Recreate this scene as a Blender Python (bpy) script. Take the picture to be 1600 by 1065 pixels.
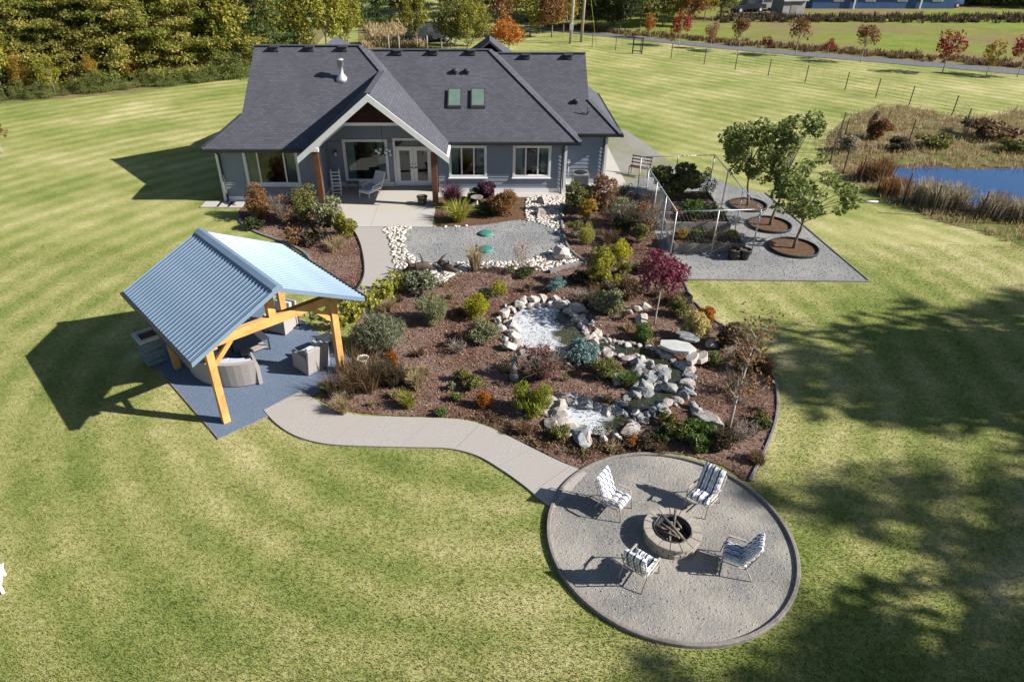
import bpy, bmesh, math, random
import numpy as np
from mathutils import Vector, Matrix

for _o in list(bpy.data.objects):
    bpy.data.objects.remove(_o, do_unlink=True)
scene = bpy.context.scene
COL = scene.collection

# ------------------------------------------------------------------ camera, sky, sun
FPX, TH, CXP, CYP, CAMH = 1067.0, math.radians(32.3), 763.0, 532.5, 12.0
cam_d = bpy.data.cameras.new('camera'); cam_d.sensor_width = 36.0
cam_d.lens = 36.0 * FPX / 1600.0; cam_d.shift_x = (800 - CXP) / 1600.0
cam_d.clip_start = 0.1; cam_d.clip_end = 3000
cam = bpy.data.objects.new('camera', cam_d); COL.objects.link(cam)
cam.location = (0, 0, CAMH); cam.rotation_euler = (math.pi / 2 - TH, 0, 0)
scene.camera = cam

SUN = Vector((1.56, -0.26, 1.0)).normalized()
world = bpy.data.worlds.new('World'); scene.world = world; world.use_nodes = True
wn = world.node_tree.nodes; wl = world.node_tree.links
sky = wn.new('ShaderNodeTexSky'); sky.sky_type = 'NISHITA'; sky.sun_disc = False
sky.sun_elevation = math.asin(SUN.z); sky.sun_rotation = math.atan2(SUN.x, SUN.y)
sky.air_density = 1.0; sky.dust_density = 0.6; sky.ozone_density = 1.2
wl.new(sky.outputs[0], wn['Background'].inputs[0]); wn['Background'].inputs[1].default_value = 0.052
sun_d = bpy.data.lights.new('sun', 'SUN'); sun_d.energy = 5.0; sun_d.angle = math.radians(0.55)
sun_d.color = (1.0, 0.955, 0.885)
sun = bpy.data.objects.new('sun', sun_d); COL.objects.link(sun)
sun.rotation_euler = SUN.to_track_quat('Z', 'Y').to_euler(); sun.location = (60, -10, 60)
vs = scene.view_settings; vs.view_transform = 'Standard'; vs.look = 'None'; vs.gamma = 1.0
vs.exposure = 0.95; vs.use_curve_mapping = False

# ------------------------------------------------------------------ survey helpers
_s, _c = math.sin(TH), math.cos(TH)
def G(px, py, z=0.0):
    """place on the (level) site seen at a survey pixel, at height z"""
    u = (px - CXP) / FPX; v = (py - CYP) / FPX
    t = (CAMH - z) / (_s + v * _c)
    return Vector((u * t, (_c - v * _s) * t, z))
def GL(pts, z=0.0): return [G(x, y, z) for x, y in pts]
def PXM(px, py):
    """pixels per metre at a ground place"""
    p = G(px, py); return FPX / (p.y * _c + CAMH * _s)
def spline(pts, n=6, closed=False):
    pts = [Vector(p) for p in pts]; out = []; N = len(pts)
    rng_ = range(N) if closed else range(N - 1)
    for i in rng_:
        g_ = (lambda k: pts[k % N]) if closed else (lambda k: pts[min(max(k, 0), N - 1)])
        p0, p1, p2, p3 = g_(i - 1), g_(i), g_(i + 1), g_(i + 2)
        for k in range(n):
            t = k / n
            out.append(0.5 * ((2 * p1) + (p2 - p0) * t + (2 * p0 - 5 * p1 + 4 * p2 - p3) * t * t + (3 * p1 - p0 - 3 * p2 + p3) * t ** 3))
    if not closed: out.append(pts[-1])
    return out
def inpoly(x, y, poly):
    r = False; j = len(poly) - 1
    for i in range(len(poly)):
        xi, yi = poly[i][0], poly[i][1]; xj, yj = poly[j][0], poly[j][1]
        if (yi > y) != (yj > y) and x < (xj - xi) * (y - yi) / (yj - yi + 1e-12) + xi: r = not r
        j = i
    return r

# ------------------------------------------------------------------ materials
MATS = {}
def nt(name):
    m = bpy.data.materials.new(name); m.use_nodes = True
    return m, m.node_tree.nodes, m.node_tree.links, m.node_tree.nodes['Principled BSDF']
def ramp(N, stops, interp='LINEAR'):
    r = N.new('ShaderNodeValToRGB'); e = r.color_ramp.elements; r.color_ramp.interpolation = interp
    while len(e) < len(stops): e.new(0.5)
    for el, (p, c) in zip(e, stops):
        el.position = p; el.color = (c[0], c[1], c[2], 1)
    return r
def noise(N, L, co, scale, detail=4, rough=0.6, out='Fac'):
    n = N.new('ShaderNodeTexNoise'); n.inputs['Scale'].default_value = scale
    n.inputs['Detail'].default_value = detail; n.inputs['Roughness'].default_value = rough
    if co is not None: L.new(co, n.inputs['Vector'])
    return n.outputs[out]
def mixc(N, L, fac, a, b, mode='MIX'):
    m = N.new('ShaderNodeMix'); m.data_type = 'RGBA'; m.blend_type = mode
    for sock, val in ((m.inputs[0], fac), (m.inputs[6], a), (m.inputs[7], b)):
        if hasattr(val, 'is_linked') or isinstance(val, bpy.types.NodeSocket): L.new(val, sock)
        elif isinstance(val, (int, float)): sock.default_value = val
        else: sock.default_value = (val[0], val[1], val[2], 1)
    return m.outputs[2]
def bump(N, L, h, strength, dist, b):
    n = N.new('ShaderNodeBump'); n.inputs['Strength'].default_value = strength
    n.inputs['Distance'].default_value = dist; L.new(h, n.inputs['Height']); L.new(n.outputs[0], b.inputs['Normal'])
def surf(name, c1, c2, scale=8.0, rough=0.8, bmp=0.3, bdist=0.01, fine=None, spec=0.3, metal=0.0, c3=None, big=0.6):
    """two-tone noisy surface with relief"""
    m, N, L, b = nt(name)
    co = N.new('ShaderNodeTexCoord').outputs['Object']
    n1 = noise(N, L, co, scale, 6, 0.65)
    r = ramp(N, [(0.3, c1), (0.7, c2)]); L.new(n1, r.inputs[0]); col = r.outputs[0]
    if c3 is not None:
        n2 = noise(N, L, co, big, 4, 0.6); r2 = ramp(N, [(0.42, (0, 0, 0)), (0.62, (1, 1, 1))]); L.new(n2, r2.inputs[0])
        col = mixc(N, L, r2.outputs[0], col, c3)
    L.new(col, b.inputs['Base Color']); b.inputs['Roughness'].default_value = rough
    b.inputs['Specular IOR Level'].default_value = spec; b.inputs['Metallic'].default_value = metal
    if bmp: bump(N, L, noise(N, L, co, fine or scale * 3, 5, 0.7), bmp, bdist, b)
    MATS[name] = m; return m
def leafm(name, a, bcol, trans=0.35, rough=0.6, c=None):
    """leaves: every leaf takes its own tone between the two colours"""
    m, N, L, b = nt(name)
    geo = N.new('ShaderNodeNewGeometry')
    stops = [(0.0, a), (1.0, bcol)] if c is None else [(0.0, a), (0.6, bcol), (1.0, c)]
    r = ramp(N, stops); L.new(geo.outputs['Random Per Island'], r.inputs[0])
    oi = N.new('ShaderNodeObjectInfo')
    hsv = N.new('ShaderNodeHueSaturation'); L.new(r.outputs[0], hsv.inputs['Color'])
    mr = N.new('ShaderNodeMapRange'); mr.inputs[3].default_value = 0.82; mr.inputs[4].default_value = 1.15
    L.new(oi.outputs['Random'], mr.inputs[0]); L.new(mr.outputs[0], hsv.inputs['Value'])
    L.new(hsv.outputs[0], b.inputs['Base Color']); b.inputs['Roughness'].default_value = rough
    b.inputs['Specular IOR Level'].default_value = 0.25
    tr = N.new('ShaderNodeBsdfTranslucent'); L.new(hsv.outputs[0], tr.inputs[0])
    mx = N.new('ShaderNodeMixShader'); mx.inputs[0].default_value = trans
    L.new(b.outputs[0], mx.inputs[1]); L.new(tr.outputs[0], mx.inputs[2])
    L.new(mx.outputs[0], N['Material Output'].inputs[0])
    MATS[name] = m; return m

def lawn_material(name, blade=False):
    m, N, L, b = nt(name)
    co = N.new('ShaderNodeTexCoord').outputs['Object']
    def ma(op, a, c_):
        n = N.new('ShaderNodeMath'); n.operation = op
        for i, v in enumerate((a, c_)):
            if isinstance(v, (int, float)): n.inputs[i].default_value = v
            else: L.new(v, n.inputs[i])
        return n.outputs[0]
    def wave(kind, loc, rot, scale, dist):
        mp = N.new('ShaderNodeMapping'); mp.inputs['Location'].default_value = loc; mp.inputs['Rotation'].default_value = (0, 0, math.radians(rot)); L.new(co, mp.inputs[0])
        wv = N.new('ShaderNodeTexWave'); wv.wave_type = kind; wv.rings_direction = 'Z'; wv.bands_direction = 'Y'
        wv.inputs['Scale'].default_value = scale; wv.inputs['Distortion'].default_value = dist; wv.inputs['Detail'].default_value = 2; wv.inputs['Detail Scale'].default_value = 0.25
        L.new(mp.outputs[0], wv.inputs[0]); return wv.outputs['Fac']
    # mower passes: rings round the garden near it, straight diagonal passes out on the right-hand lawn
    rings = wave('RINGS', (-0.5, -19.0, 0), 0, 0.23, 3.4); bands = wave('BANDS', (0, 0, 0), 46, 0.25, 2.4)
    sep = N.new('ShaderNodeSeparateXYZ'); L.new(co, sep.inputs[0])
    far = N.new('ShaderNodeMapRange'); far.inputs[1].default_value = 25; far.inputs[2].default_value = 31; L.new(sep.outputs[1], far.inputs[0])
    mowmix = N.new('ShaderNodeMix'); fx = N.new('ShaderNodeMapRange'); fx.inputs[1].default_value = 2; fx.inputs[2].default_value = 9; L.new(sep.outputs[0], fx.inputs[0]); L.new(ma('MULTIPLY', far.outputs[0], fx.outputs[0]), mowmix.inputs[0]); L.new(rings, mowmix.inputs[2]); L.new(bands, mowmix.inputs[3]); mow = mowmix.outputs[0]
    big = noise(N, L, co, 0.17, 4, 0.6); mid = noise(N, L, co, 1.1, 5, 0.7); fine = noise(N, L, co, 7, 5, 0.8); vf = noise(N, L, co, 42, 3, 0.85)
    amp = noise(N, L, co, 0.3, 3, 0.5)
    mow = ma('MULTIPLY', ma('SUBTRACT', mow, 0.5), ma('MULTIPLY', amp, 0.30))
    t = ma('ADD', ma('MULTIPLY', ma('SUBTRACT', big, 0.5), 1.1), ma('MULTIPLY', ma('SUBTRACT', mid, 0.5), 0.45))
    t = ma('ADD', t, ma('MULTIPLY', ma('SUBTRACT', fine, 0.5), 0.85)); t = ma('ADD', t, ma('MULTIPLY', ma('SUBTRACT', vf, 0.5), 1.15)); t = ma('ADD', ma('ADD', t, mow), 0.585)
    if blade:
        geo = N.new('ShaderNodeNewGeometry'); t = ma('ADD', t, ma('MULTIPLY', ma('SUBTRACT', geo.outputs['Random Per Island'], 0.5), 0.5))
    r = ramp(N, [(0.0, (0.050, 0.085, 0.018)), (0.28, (0.120, 0.165, 0.034)), (0.48, (0.200, 0.232, 0.060)), (0.66, (0.300, 0.295, 0.105)), (0.85, (0.43, 0.39, 0.19)), (1.0, (0.56, 0.50, 0.30))])
    L.new(t, r.inputs[0])
    L.new(r.outputs[0], b.inputs['Base Color']); b.inputs['Roughness'].default_value = 0.85; b.inputs['Specular IOR Level'].default_value = 0.15
    if blade:
        tr = N.new('ShaderNodeBsdfTranslucent'); L.new(r.outputs[0], tr.inputs[0]); mx = N.new('ShaderNodeMixShader'); mx.inputs[0].default_value = 0.4
        L.new(b.outputs[0], mx.inputs[1]); L.new(tr.outputs[0], mx.inputs[2]); L.new(mx.outputs[0], N['Material Output'].inputs[0])
    else: bump(N, L, ma('ADD', ma('MULTIPLY', fine, 0.5), vf), 0.55, 0.03, b)
    MATS[name] = m
lawn_material('lawn'); lawn_material('lawn_blade', True)

surf('mulch', (0.034, 0.018, 0.013), (0.245, 0.138, 0.100), 11, 0.95, 1.0, 0.05, 26, 0.1, c3=(0.215, 0.150, 0.120), big=0.55)
surf('chip', (0.06, 0.033, 0.025), (0.36, 0.225, 0.175), 3, 0.9, 0, spec=0.1)
surf('concrete', (0.22, 0.204, 0.190), (0.46, 0.43, 0.402), 36, 0.9, 0.35, 0.006, 160, 0.2, c3=(0.34, 0.31, 0.288), big=0.9)
surf('patio_concrete', (0.37, 0.352, 0.328), (0.46, 0.438, 0.41), 45, 0.85, 0.25, 0.004, 150, 0.25, c3=(0.42, 0.385, 0.33), big=0.5)
surf('kerb_concrete', (0.15, 0.135, 0.125), (0.26, 0.23, 0.21), 12, 0.9, 0.4, 0.01, 60, 0.2)
surf('edging', (0.13, 0.12, 0.12), (0.24, 0.22, 0.21), 9, 0.9, 0.4, 0.01, 50, 0.2)
surf('crusher_dust', (0.115, 0.110, 0.104), (0.31, 0.298, 0.282), 30, 0.95, 1.0, 0.035, 16, 0.1, c3=(0.33, 0.305, 0.27), big=0.55)
surf('blue_gravel', (0.042, 0.062, 0.102), (0.19, 0.245, 0.34), 34, 0.85, 0.7, 0.012, 70, 0.3)
surf('grey_gravel', (0.075, 0.078, 0.085), (0.32, 0.32, 0.322), 30, 0.9, 0.6, 0.012, 60, 0.25, c3=(0.27, 0.262, 0.25), big=0.45)
surf('drive_gravel', (0.15, 0.145, 0.135), (0.34, 0.325, 0.295), 18, 0.95, 0.8, 0.02, 40, 0.2, c3=(0.20, 0.20, 0.12), big=0.35)
surf('pebble_ground', (0.12, 0.11, 0.10), (0.30, 0.28, 0.26), 22, 0.95, 0.8, 0.02, 30, 0.2)
surf('asphalt', (0.10, 0.10, 0.105), (0.165, 0.165, 0.17), 3, 0.9, 0.3, 0.01, 40, 0.2)
surf('field_grass', (0.12, 0.17, 0.030), (0.23, 0.25, 0.050), 0.35, 0.95, 0.8, 0.12, 3, 0.1, c3=(0.20, 0.15, 0.075), big=0.07)
surf('dry_ground', (0.14, 0.115, 0.055), (0.27, 0.205, 0.11), 0.8, 0.95, 0.8, 0.1, 5, 0.1, c3=(0.13, 0.15, 0.04), big=0.25)
surf('soil', (0.07, 0.042, 0.026), (0.17, 0.105, 0.065), 9, 0.95, 0.8, 0.03, 25, 0.1)
surf('siding', (0.205, 0.238, 0.285), (0.230, 0.265, 0.315), 2.5, 0.6, 0.05, 0.002, 60, 0.35)
surf('white_trim', (0.70, 0.70, 0.70), (0.78, 0.78, 0.77), 4, 0.5, 0.05, 0.002, 40, 0.4)
surf('white_paint', (0.72, 0.71, 0.69), (0.82, 0.81, 0.79), 6, 0.55, 0.05, 0.002, 40, 0.35)
surf('black_metal', (0.012, 0.012, 0.014), (0.025, 0.025, 0.028), 8, 0.45, 0.05, 0.002, 50, 0.5)
surf('dark_vent', (0.03, 0.03, 0.034), (0.055, 0.055, 0.06), 8, 0.6, 0.1, 0.002, 50, 0.4)
surf('galv', (0.42, 0.43, 0.45), (0.56, 0.57, 0.59), 10, 0.5, 0.05, 0.002, 50, 0.5, 0.35)
surf('post_brown', (0.085, 0.035, 0.018), (0.17, 0.070, 0.036), 6, 0.6, 0.3, 0.004, 30, 0.4)
surf('shake', (0.022, 0.010, 0.008), (0.055, 0.023, 0.018), 7, 0.8, 0.5, 0.01, 25, 0.2)
surf('timber', (0.36, 0.185, 0.055), (0.55, 0.315, 0.11), 7, 0.6, 0.15, 0.004, 40, 0.3, c3=(0.60, 0.35, 0.12), big=1.4)
surf('old_wood', (0.16, 0.145, 0.13), (0.30, 0.275, 0.245), 7, 0.9, 0.5, 0.01, 30, 0.2)
surf('char_wood', (0.06, 0.05, 0.045), (0.26, 0.215, 0.18), 9, 0.9, 0.5, 0.01, 40, 0.2)
surf('wicker', (0.26, 0.235, 0.225), (0.40, 0.365, 0.35), 45, 0.8, 0.5, 0.006, 80, 0.25)
surf('cushion_grey', (0.40, 0.44, 0.52), (0.50, 0.54, 0.62), 8, 0.9, 0.2, 0.004, 60, 0.1)
surf('table_glass', (0.03, 0.035, 0.042), (0.06, 0.065, 0.075), 5, 0.35, 0, spec=0.5)
surf('chair_frame', (0.30, 0.26, 0.225), (0.42, 0.37, 0.32), 8, 0.45, 0.05, 0.002, 40, 0.5)
surf('pit_block', (0.25, 0.22, 0.19), (0.43, 0.385, 0.335), 9, 0.9, 0.7, 0.015, 30, 0.2)
surf('rock_pale', (0.27, 0.248, 0.222), (0.56, 0.525, 0.48), 3.2, 0.85, 0.7, 0.03, 11, 0.3, c3=(0.42, 0.37, 0.33), big=1.2)
surf('rock_pink', (0.24, 0.198, 0.178), (0.46, 0.395, 0.355), 3.0, 0.85, 0.7, 0.03, 11, 0.3, c3=(0.34, 0.32, 0.31), big=1.3)
surf('rock_blue', (0.085, 0.095, 0.105), (0.25, 0.27, 0.29), 4.0, 0.8, 0.6, 0.02, 13, 0.35, c3=(0.30, 0.29, 0.27), big=1.5)
surf('slate', (0.36, 0.36, 0.35), (0.50, 0.50, 0.48), 3.0, 0.7, 0.3, 0.01, 14, 0.3)
surf('pebble', (0.34, 0.31, 0.28), (0.74, 0.70, 0.64), 1.6, 0.8, 0, spec=0.3)
surf('bark_grey', (0.13, 0.105, 0.085), (0.27, 0.225, 0.18), 9, 0.95, 0.8, 0.02, 30, 0.1)
surf('bark_pale', (0.28, 0.235, 0.20), (0.46, 0.40, 0.345), 9, 0.9, 0.6, 0.01, 30, 0.15)
surf('bark_dark', (0.05, 0.038, 0.03), (0.13, 0.10, 0.08), 6, 0.95, 0.8, 0.03, 20, 0.1)
surf('green_lid', (0.035, 0.16, 0.13), (0.06, 0.22, 0.18), 5, 0.6, 0.1, 0.003, 40, 0.35)
surf('black_plastic', (0.016, 0.016, 0.018), (0.03, 0.03, 0.032), 5, 0.5, 0.05, 0.002, 30, 0.4)
surf('glazed_pot', (0.045, 0.05, 0.035), (0.10, 0.10, 0.07), 8, 0.35, 0.1, 0.003, 40, 0.5)
surf('urn_stone', (0.58, 0.56, 0.52), (0.74, 0.72, 0.68), 10, 0.85, 0.4, 0.006, 40, 0.25)
surf('curtain', (0.30, 0.42, 0.42), (0.42, 0.54, 0.53), 3, 0.9, 0, spec=0.1)
surf('room_wall', (0.16, 0.15, 0.14), (0.20, 0.19, 0.18), 3, 0.9, 0, spec=0.1)
surf('room_floor', (0.10, 0.065, 0.04), (0.15, 0.10, 0.065), 5, 0.5, 0, spec=0.3)
surf('skylight_glass', (0.10, 0.15, 0.125), (0.14, 0.20, 0.165), 2, 0.12, 0, spec=0.7)
surf('ac_grey', (0.15, 0.155, 0.16), (0.22, 0.225, 0.23), 8, 0.5, 0.1, 0.003, 50, 0.4)
surf('blue_siding', (0.035, 0.085, 0.20), (0.05, 0.115, 0.26), 2, 0.6, 0.1, 0.01, 20, 0.3)
surf('shed_grey', (0.22, 0.22, 0.23), (0.33, 0.33, 0.34), 3, 0.8, 0.2, 0.01, 20, 0.2)
surf('truck_dark', (0.015, 0.018, 0.025), (0.03, 0.035, 0.045), 3, 0.3, 0, spec=0.6)
surf('lamp_glass', (0.70, 0.68, 0.62), (0.78, 0.76, 0.70), 4, 0.3, 0, spec=0.5)
surf('red_brown_iron', (0.09, 0.035, 0.025), (0.15, 0.06, 0.045), 6, 0.7, 0.1, 0.003, 40, 0.3)
surf('teal_stone', (0.10, 0.15, 0.19), (0.20, 0.26, 0.31), 7, 0.8, 0.4, 0.01, 30, 0.3)

def blue_metal():
    m, N, L, b = nt('blue_metal'); co = N.new('ShaderNodeTexCoord').outputs['Object']
    r = ramp(N, [(0.3, (0.17, 0.245, 0.335)), (0.7, (0.215, 0.295, 0.39))]); L.new(noise(N, L, co, 1.1, 4), r.inputs[0])
    L.new(r.outputs[0], b.inputs['Base Color']); b.inputs['Metallic'].default_value = 0.25; b.inputs['Roughness'].default_value = 0.38
    MATS['blue_metal'] = m
blue_metal()
def shingles():
    m, N, L, b = nt('shingles'); uv = N.new('ShaderNodeTexCoord').outputs['UV']
    br = N.new('ShaderNodeTexBrick'); L.new(uv, br.inputs['Vector'])
    for k, v in (('Scale', 1.0), ('Mortar Size', 0.012), ('Mortar Smooth', 0.2), ('Bias', -0.1), ('Brick Width', 0.24), ('Row Height', 0.13)): br.inputs[k].default_value = v
    br.inputs['Color1'].default_value = (0.070, 0.072, 0.090, 1); br.inputs['Color2'].default_value = (0.096, 0.097, 0.118, 1); br.inputs['Mortar'].default_value = (0.054, 0.054, 0.064, 1)
    co = N.new('ShaderNodeTexCoord').outputs['Object']
    r = ramp(N, [(0.35, (0.90, 0.90, 0.90)), (0.65, (1.07, 1.07, 1.07))]); L.new(noise(N, L, co, 0.7, 5, 0.7), r.inputs[0])
    c = mixc(N, L, 1.0, br.outputs['Color'], r.outputs[0], 'MULTIPLY')
    r2 = ramp(N, [(0.3, (0.72, 0.72, 0.72)), (0.7, (1.25, 1.25, 1.25))]); L.new(noise(N, L, co, 45, 3, 0.8), r2.inputs[0])
    c = mixc(N, L, 1.0, c, r2.outputs[0], 'MULTIPLY')
    L.new(c, b.inputs['Base Color']); b.inputs['Roughness'].default_value = 0.9; b.inputs['Specular IOR Level'].default_value = 0.25
    bump(N, L, br.outputs['Fac'], -0.6, 0.012, b)
    MATS['shingles'] = m
shingles()
def glass():
    m, N, L, b = nt('window_glass')
    tr = N.new('ShaderNodeBsdfTransparent'); tr.inputs[0].default_value = (0.62, 0.70, 0.68, 1)
    gl = N.new('ShaderNodeBsdfGlossy'); gl.inputs['Roughness'].default_value = 0.02; gl.inputs[0].default_value = (0.9, 0.95, 1, 1)
    fr = N.new('ShaderNodeFresnel'); fr.inputs[0].default_value = 1.75
    mx = N.new('ShaderNodeMixShader'); L.new(fr.outputs[0], mx.inputs[0]); L.new(tr.outputs[0], mx.inputs[1]); L.new(gl.outputs[0], mx.inputs[2])
    L.new(mx.outputs[0], N['Material Output'].inputs[0]); MATS['window_glass'] = m
glass()
def water(name, c, rough, ripple):
    m, N, L, b = nt(name); co = N.new('ShaderNodeTexCoord').outputs['Object']
    b.inputs['Base Color'].default_value = (*c, 1); b.inputs['Roughness'].default_value = rough; b.inputs['Specular IOR Level'].default_value = 0.9
    b.inputs['IOR'].default_value = 1.33
    bump(N, L, noise(N, L, co, 3.0, 3), ripple, 0.02, b); MATS[name] = m
water('pond_water', (0.018, 0.062, 0.17), 0.04, 0.25)
water('stream_water', (0.028, 0.034, 0.020), 0.06, 0.3)
def pond_sheen():
    # garden pond: pale milky reflection painted into the colour, dark olive water beyond it
    m, N, L, b = nt('sheen_water'); co = N.new('ShaderNodeTexCoord').outputs['Object']
    sep = N.new('ShaderNodeSeparateXYZ'); L.new(co, sep.inputs[0])
    a = N.new('ShaderNodeMath'); a.operation = 'MULTIPLY_ADD'; L.new(noise(N, L, co, 1.6, 2, 0.55), a.inputs[0]); a.inputs[1].default_value = 1.5
    L.new(sep.outputs[0], a.inputs[2])
    r = ramp(N, [(0.0, (0, 0, 0)), (1.0, (1, 1, 1))]); mr = N.new('ShaderNodeMapRange'); mr.inputs[1].default_value = 0.80; mr.inputs[2].default_value = 1.12
    L.new(a.outputs[0], mr.inputs[0])
    pale = ramp(N, [(0.3, (0.46, 0.49, 0.52)), (0.7, (0.54, 0.56, 0.575))]); L.new(noise(N, L, co, 5, 3, 0.6), pale.inputs[0])
    c = mixc(N, L, mr.outputs[0], pale.outputs[0], (0.045, 0.05, 0.022))
    L.new(c, b.inputs['Base Color'])
    rr = N.new('ShaderNodeMapRange'); rr.inputs[3].default_value = 0.35; rr.inputs[4].default_value = 0.08; L.new(mr.outputs[0], rr.inputs[0]); L.new(rr.outputs[0], b.inputs['Roughness'])
    MATS['sheen_water'] = m
pond_sheen()
def stripes():
    m, N, L, b = nt('stripe_fabric'); co = N.new('ShaderNodeTexCoord').outputs['Object']
    sep = N.new('ShaderNodeSeparateXYZ'); L.new(co, sep.inputs[0])
    f = N.new('ShaderNodeMath'); f.operation = 'MULTIPLY'; f.inputs[1].default_value = 5.6; L.new(sep.outputs[0], f.inputs[0])
    g = N.new('ShaderNodeMath'); g.operation = 'FRACT'; L.new(f.outputs[0], g.inputs[0])
    w, nv, gr = (0.72, 0.72, 0.74), (0.035, 0.045, 0.10), (0.33, 0.36, 0.43)
    r = ramp(N, [(0.0, nv), (0.20, w), (0.42, gr), (0.50, w), (0.62, nv), (0.68, w), (0.90, gr)], 'CONSTANT'); L.new(g.outputs[0], r.inputs[0])
    L.new(r.outputs[0], b.inputs['Base Color']); b.inputs['Roughness'].default_value = 0.9; b.inputs['Specular IOR Level'].default_value = 0.1
    MATS['stripe_fabric'] = m
stripes()

leafm('lf_cedar', (0.130, 0.151, 0.030), (0.324, 0.302, 0.061), 0.3, c=(0.38, 0.27, 0.09))
leafm('lf_cedargreen', (0.095, 0.120, 0.020), (0.260, 0.265, 0.050), 0.3)
leafm('lf_litter', (0.16, 0.085, 0.045), (0.34, 0.23, 0.12), 0.1, c=(0.46, 0.36, 0.20))
leafm('lf_fir', (0.035, 0.065, 0.020), (0.106, 0.144, 0.035), 0.25)
leafm('lf_olive', (0.105, 0.123, 0.033), (0.240, 0.225, 0.068), 0.3)
leafm('lf_yellowgreen', (0.156, 0.180, 0.026), (0.396, 0.348, 0.060), 0.4)
leafm('lf_gold', (0.24, 0.16, 0.025), (0.46, 0.30, 0.05), 0.4)
leafm('lf_orange', (0.30, 0.10, 0.018), (0.48, 0.20, 0.035), 0.4)
leafm('lf_rust', (0.15, 0.075, 0.030), (0.30, 0.16, 0.06), 0.35)
leafm('lf_red', (0.17, 0.020, 0.018), (0.36, 0.055, 0.035), 0.4)
leafm('lf_pink', (0.25, 0.13, 0.075), (0.42, 0.26, 0.16), 0.4)
leafm('lf_burgundy', (0.085, 0.016, 0.030), (0.24, 0.050, 0.085), 0.35)
leafm('lf_purple', (0.055, 0.018, 0.040), (0.15, 0.055, 0.095), 0.3)
leafm('lf_green', (0.058, 0.111, 0.023), (0.163, 0.227, 0.052), 0.35)
leafm('lf_tree', (0.090, 0.130, 0.032), (0.244, 0.270, 0.076), 0.35)
leafm('lf_sage', (0.163, 0.176, 0.085), (0.332, 0.325, 0.176), 0.3)
leafm('lf_greygreen', (0.135, 0.155, 0.088), (0.270, 0.277, 0.169), 0.3)
leafm('lf_bluespruce', (0.094, 0.156, 0.156), (0.250, 0.362, 0.350), 0.2)
leafm('lf_lime', (0.21, 0.22, 0.015), (0.48, 0.43, 0.03), 0.35)
leafm('lf_thread', (0.075, 0.11, 0.014), (0.27, 0.27, 0.028), 0.3)
leafm('lf_hosta', (0.17, 0.20, 0.028), (0.47, 0.42, 0.085), 0.4)
leafm('lf_straw', (0.27, 0.20, 0.10), (0.46, 0.37, 0.21), 0.3)
leafm('lf_brown', (0.10, 0.062, 0.032), (0.235, 0.155, 0.082), 0.3)
leafm('lf_dkbrown', (0.045, 0.034, 0.022), (0.12, 0.090, 0.050), 0.3)
leafm('lf_redbrown', (0.15, 0.055, 0.050), (0.36, 0.16, 0.14), 0.3)
leafm('lf_cream', (0.38, 0.33, 0.12), (0.58, 0.50, 0.22), 0.35)
leafm('lf_dark', (0.026, 0.044, 0.016), (0.085, 0.107, 0.034), 0.25)
leafm('lf_reed', (0.20, 0.165, 0.105), (0.42, 0.36, 0.26), 0.3)
def M(n): return MATS[n]
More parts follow.
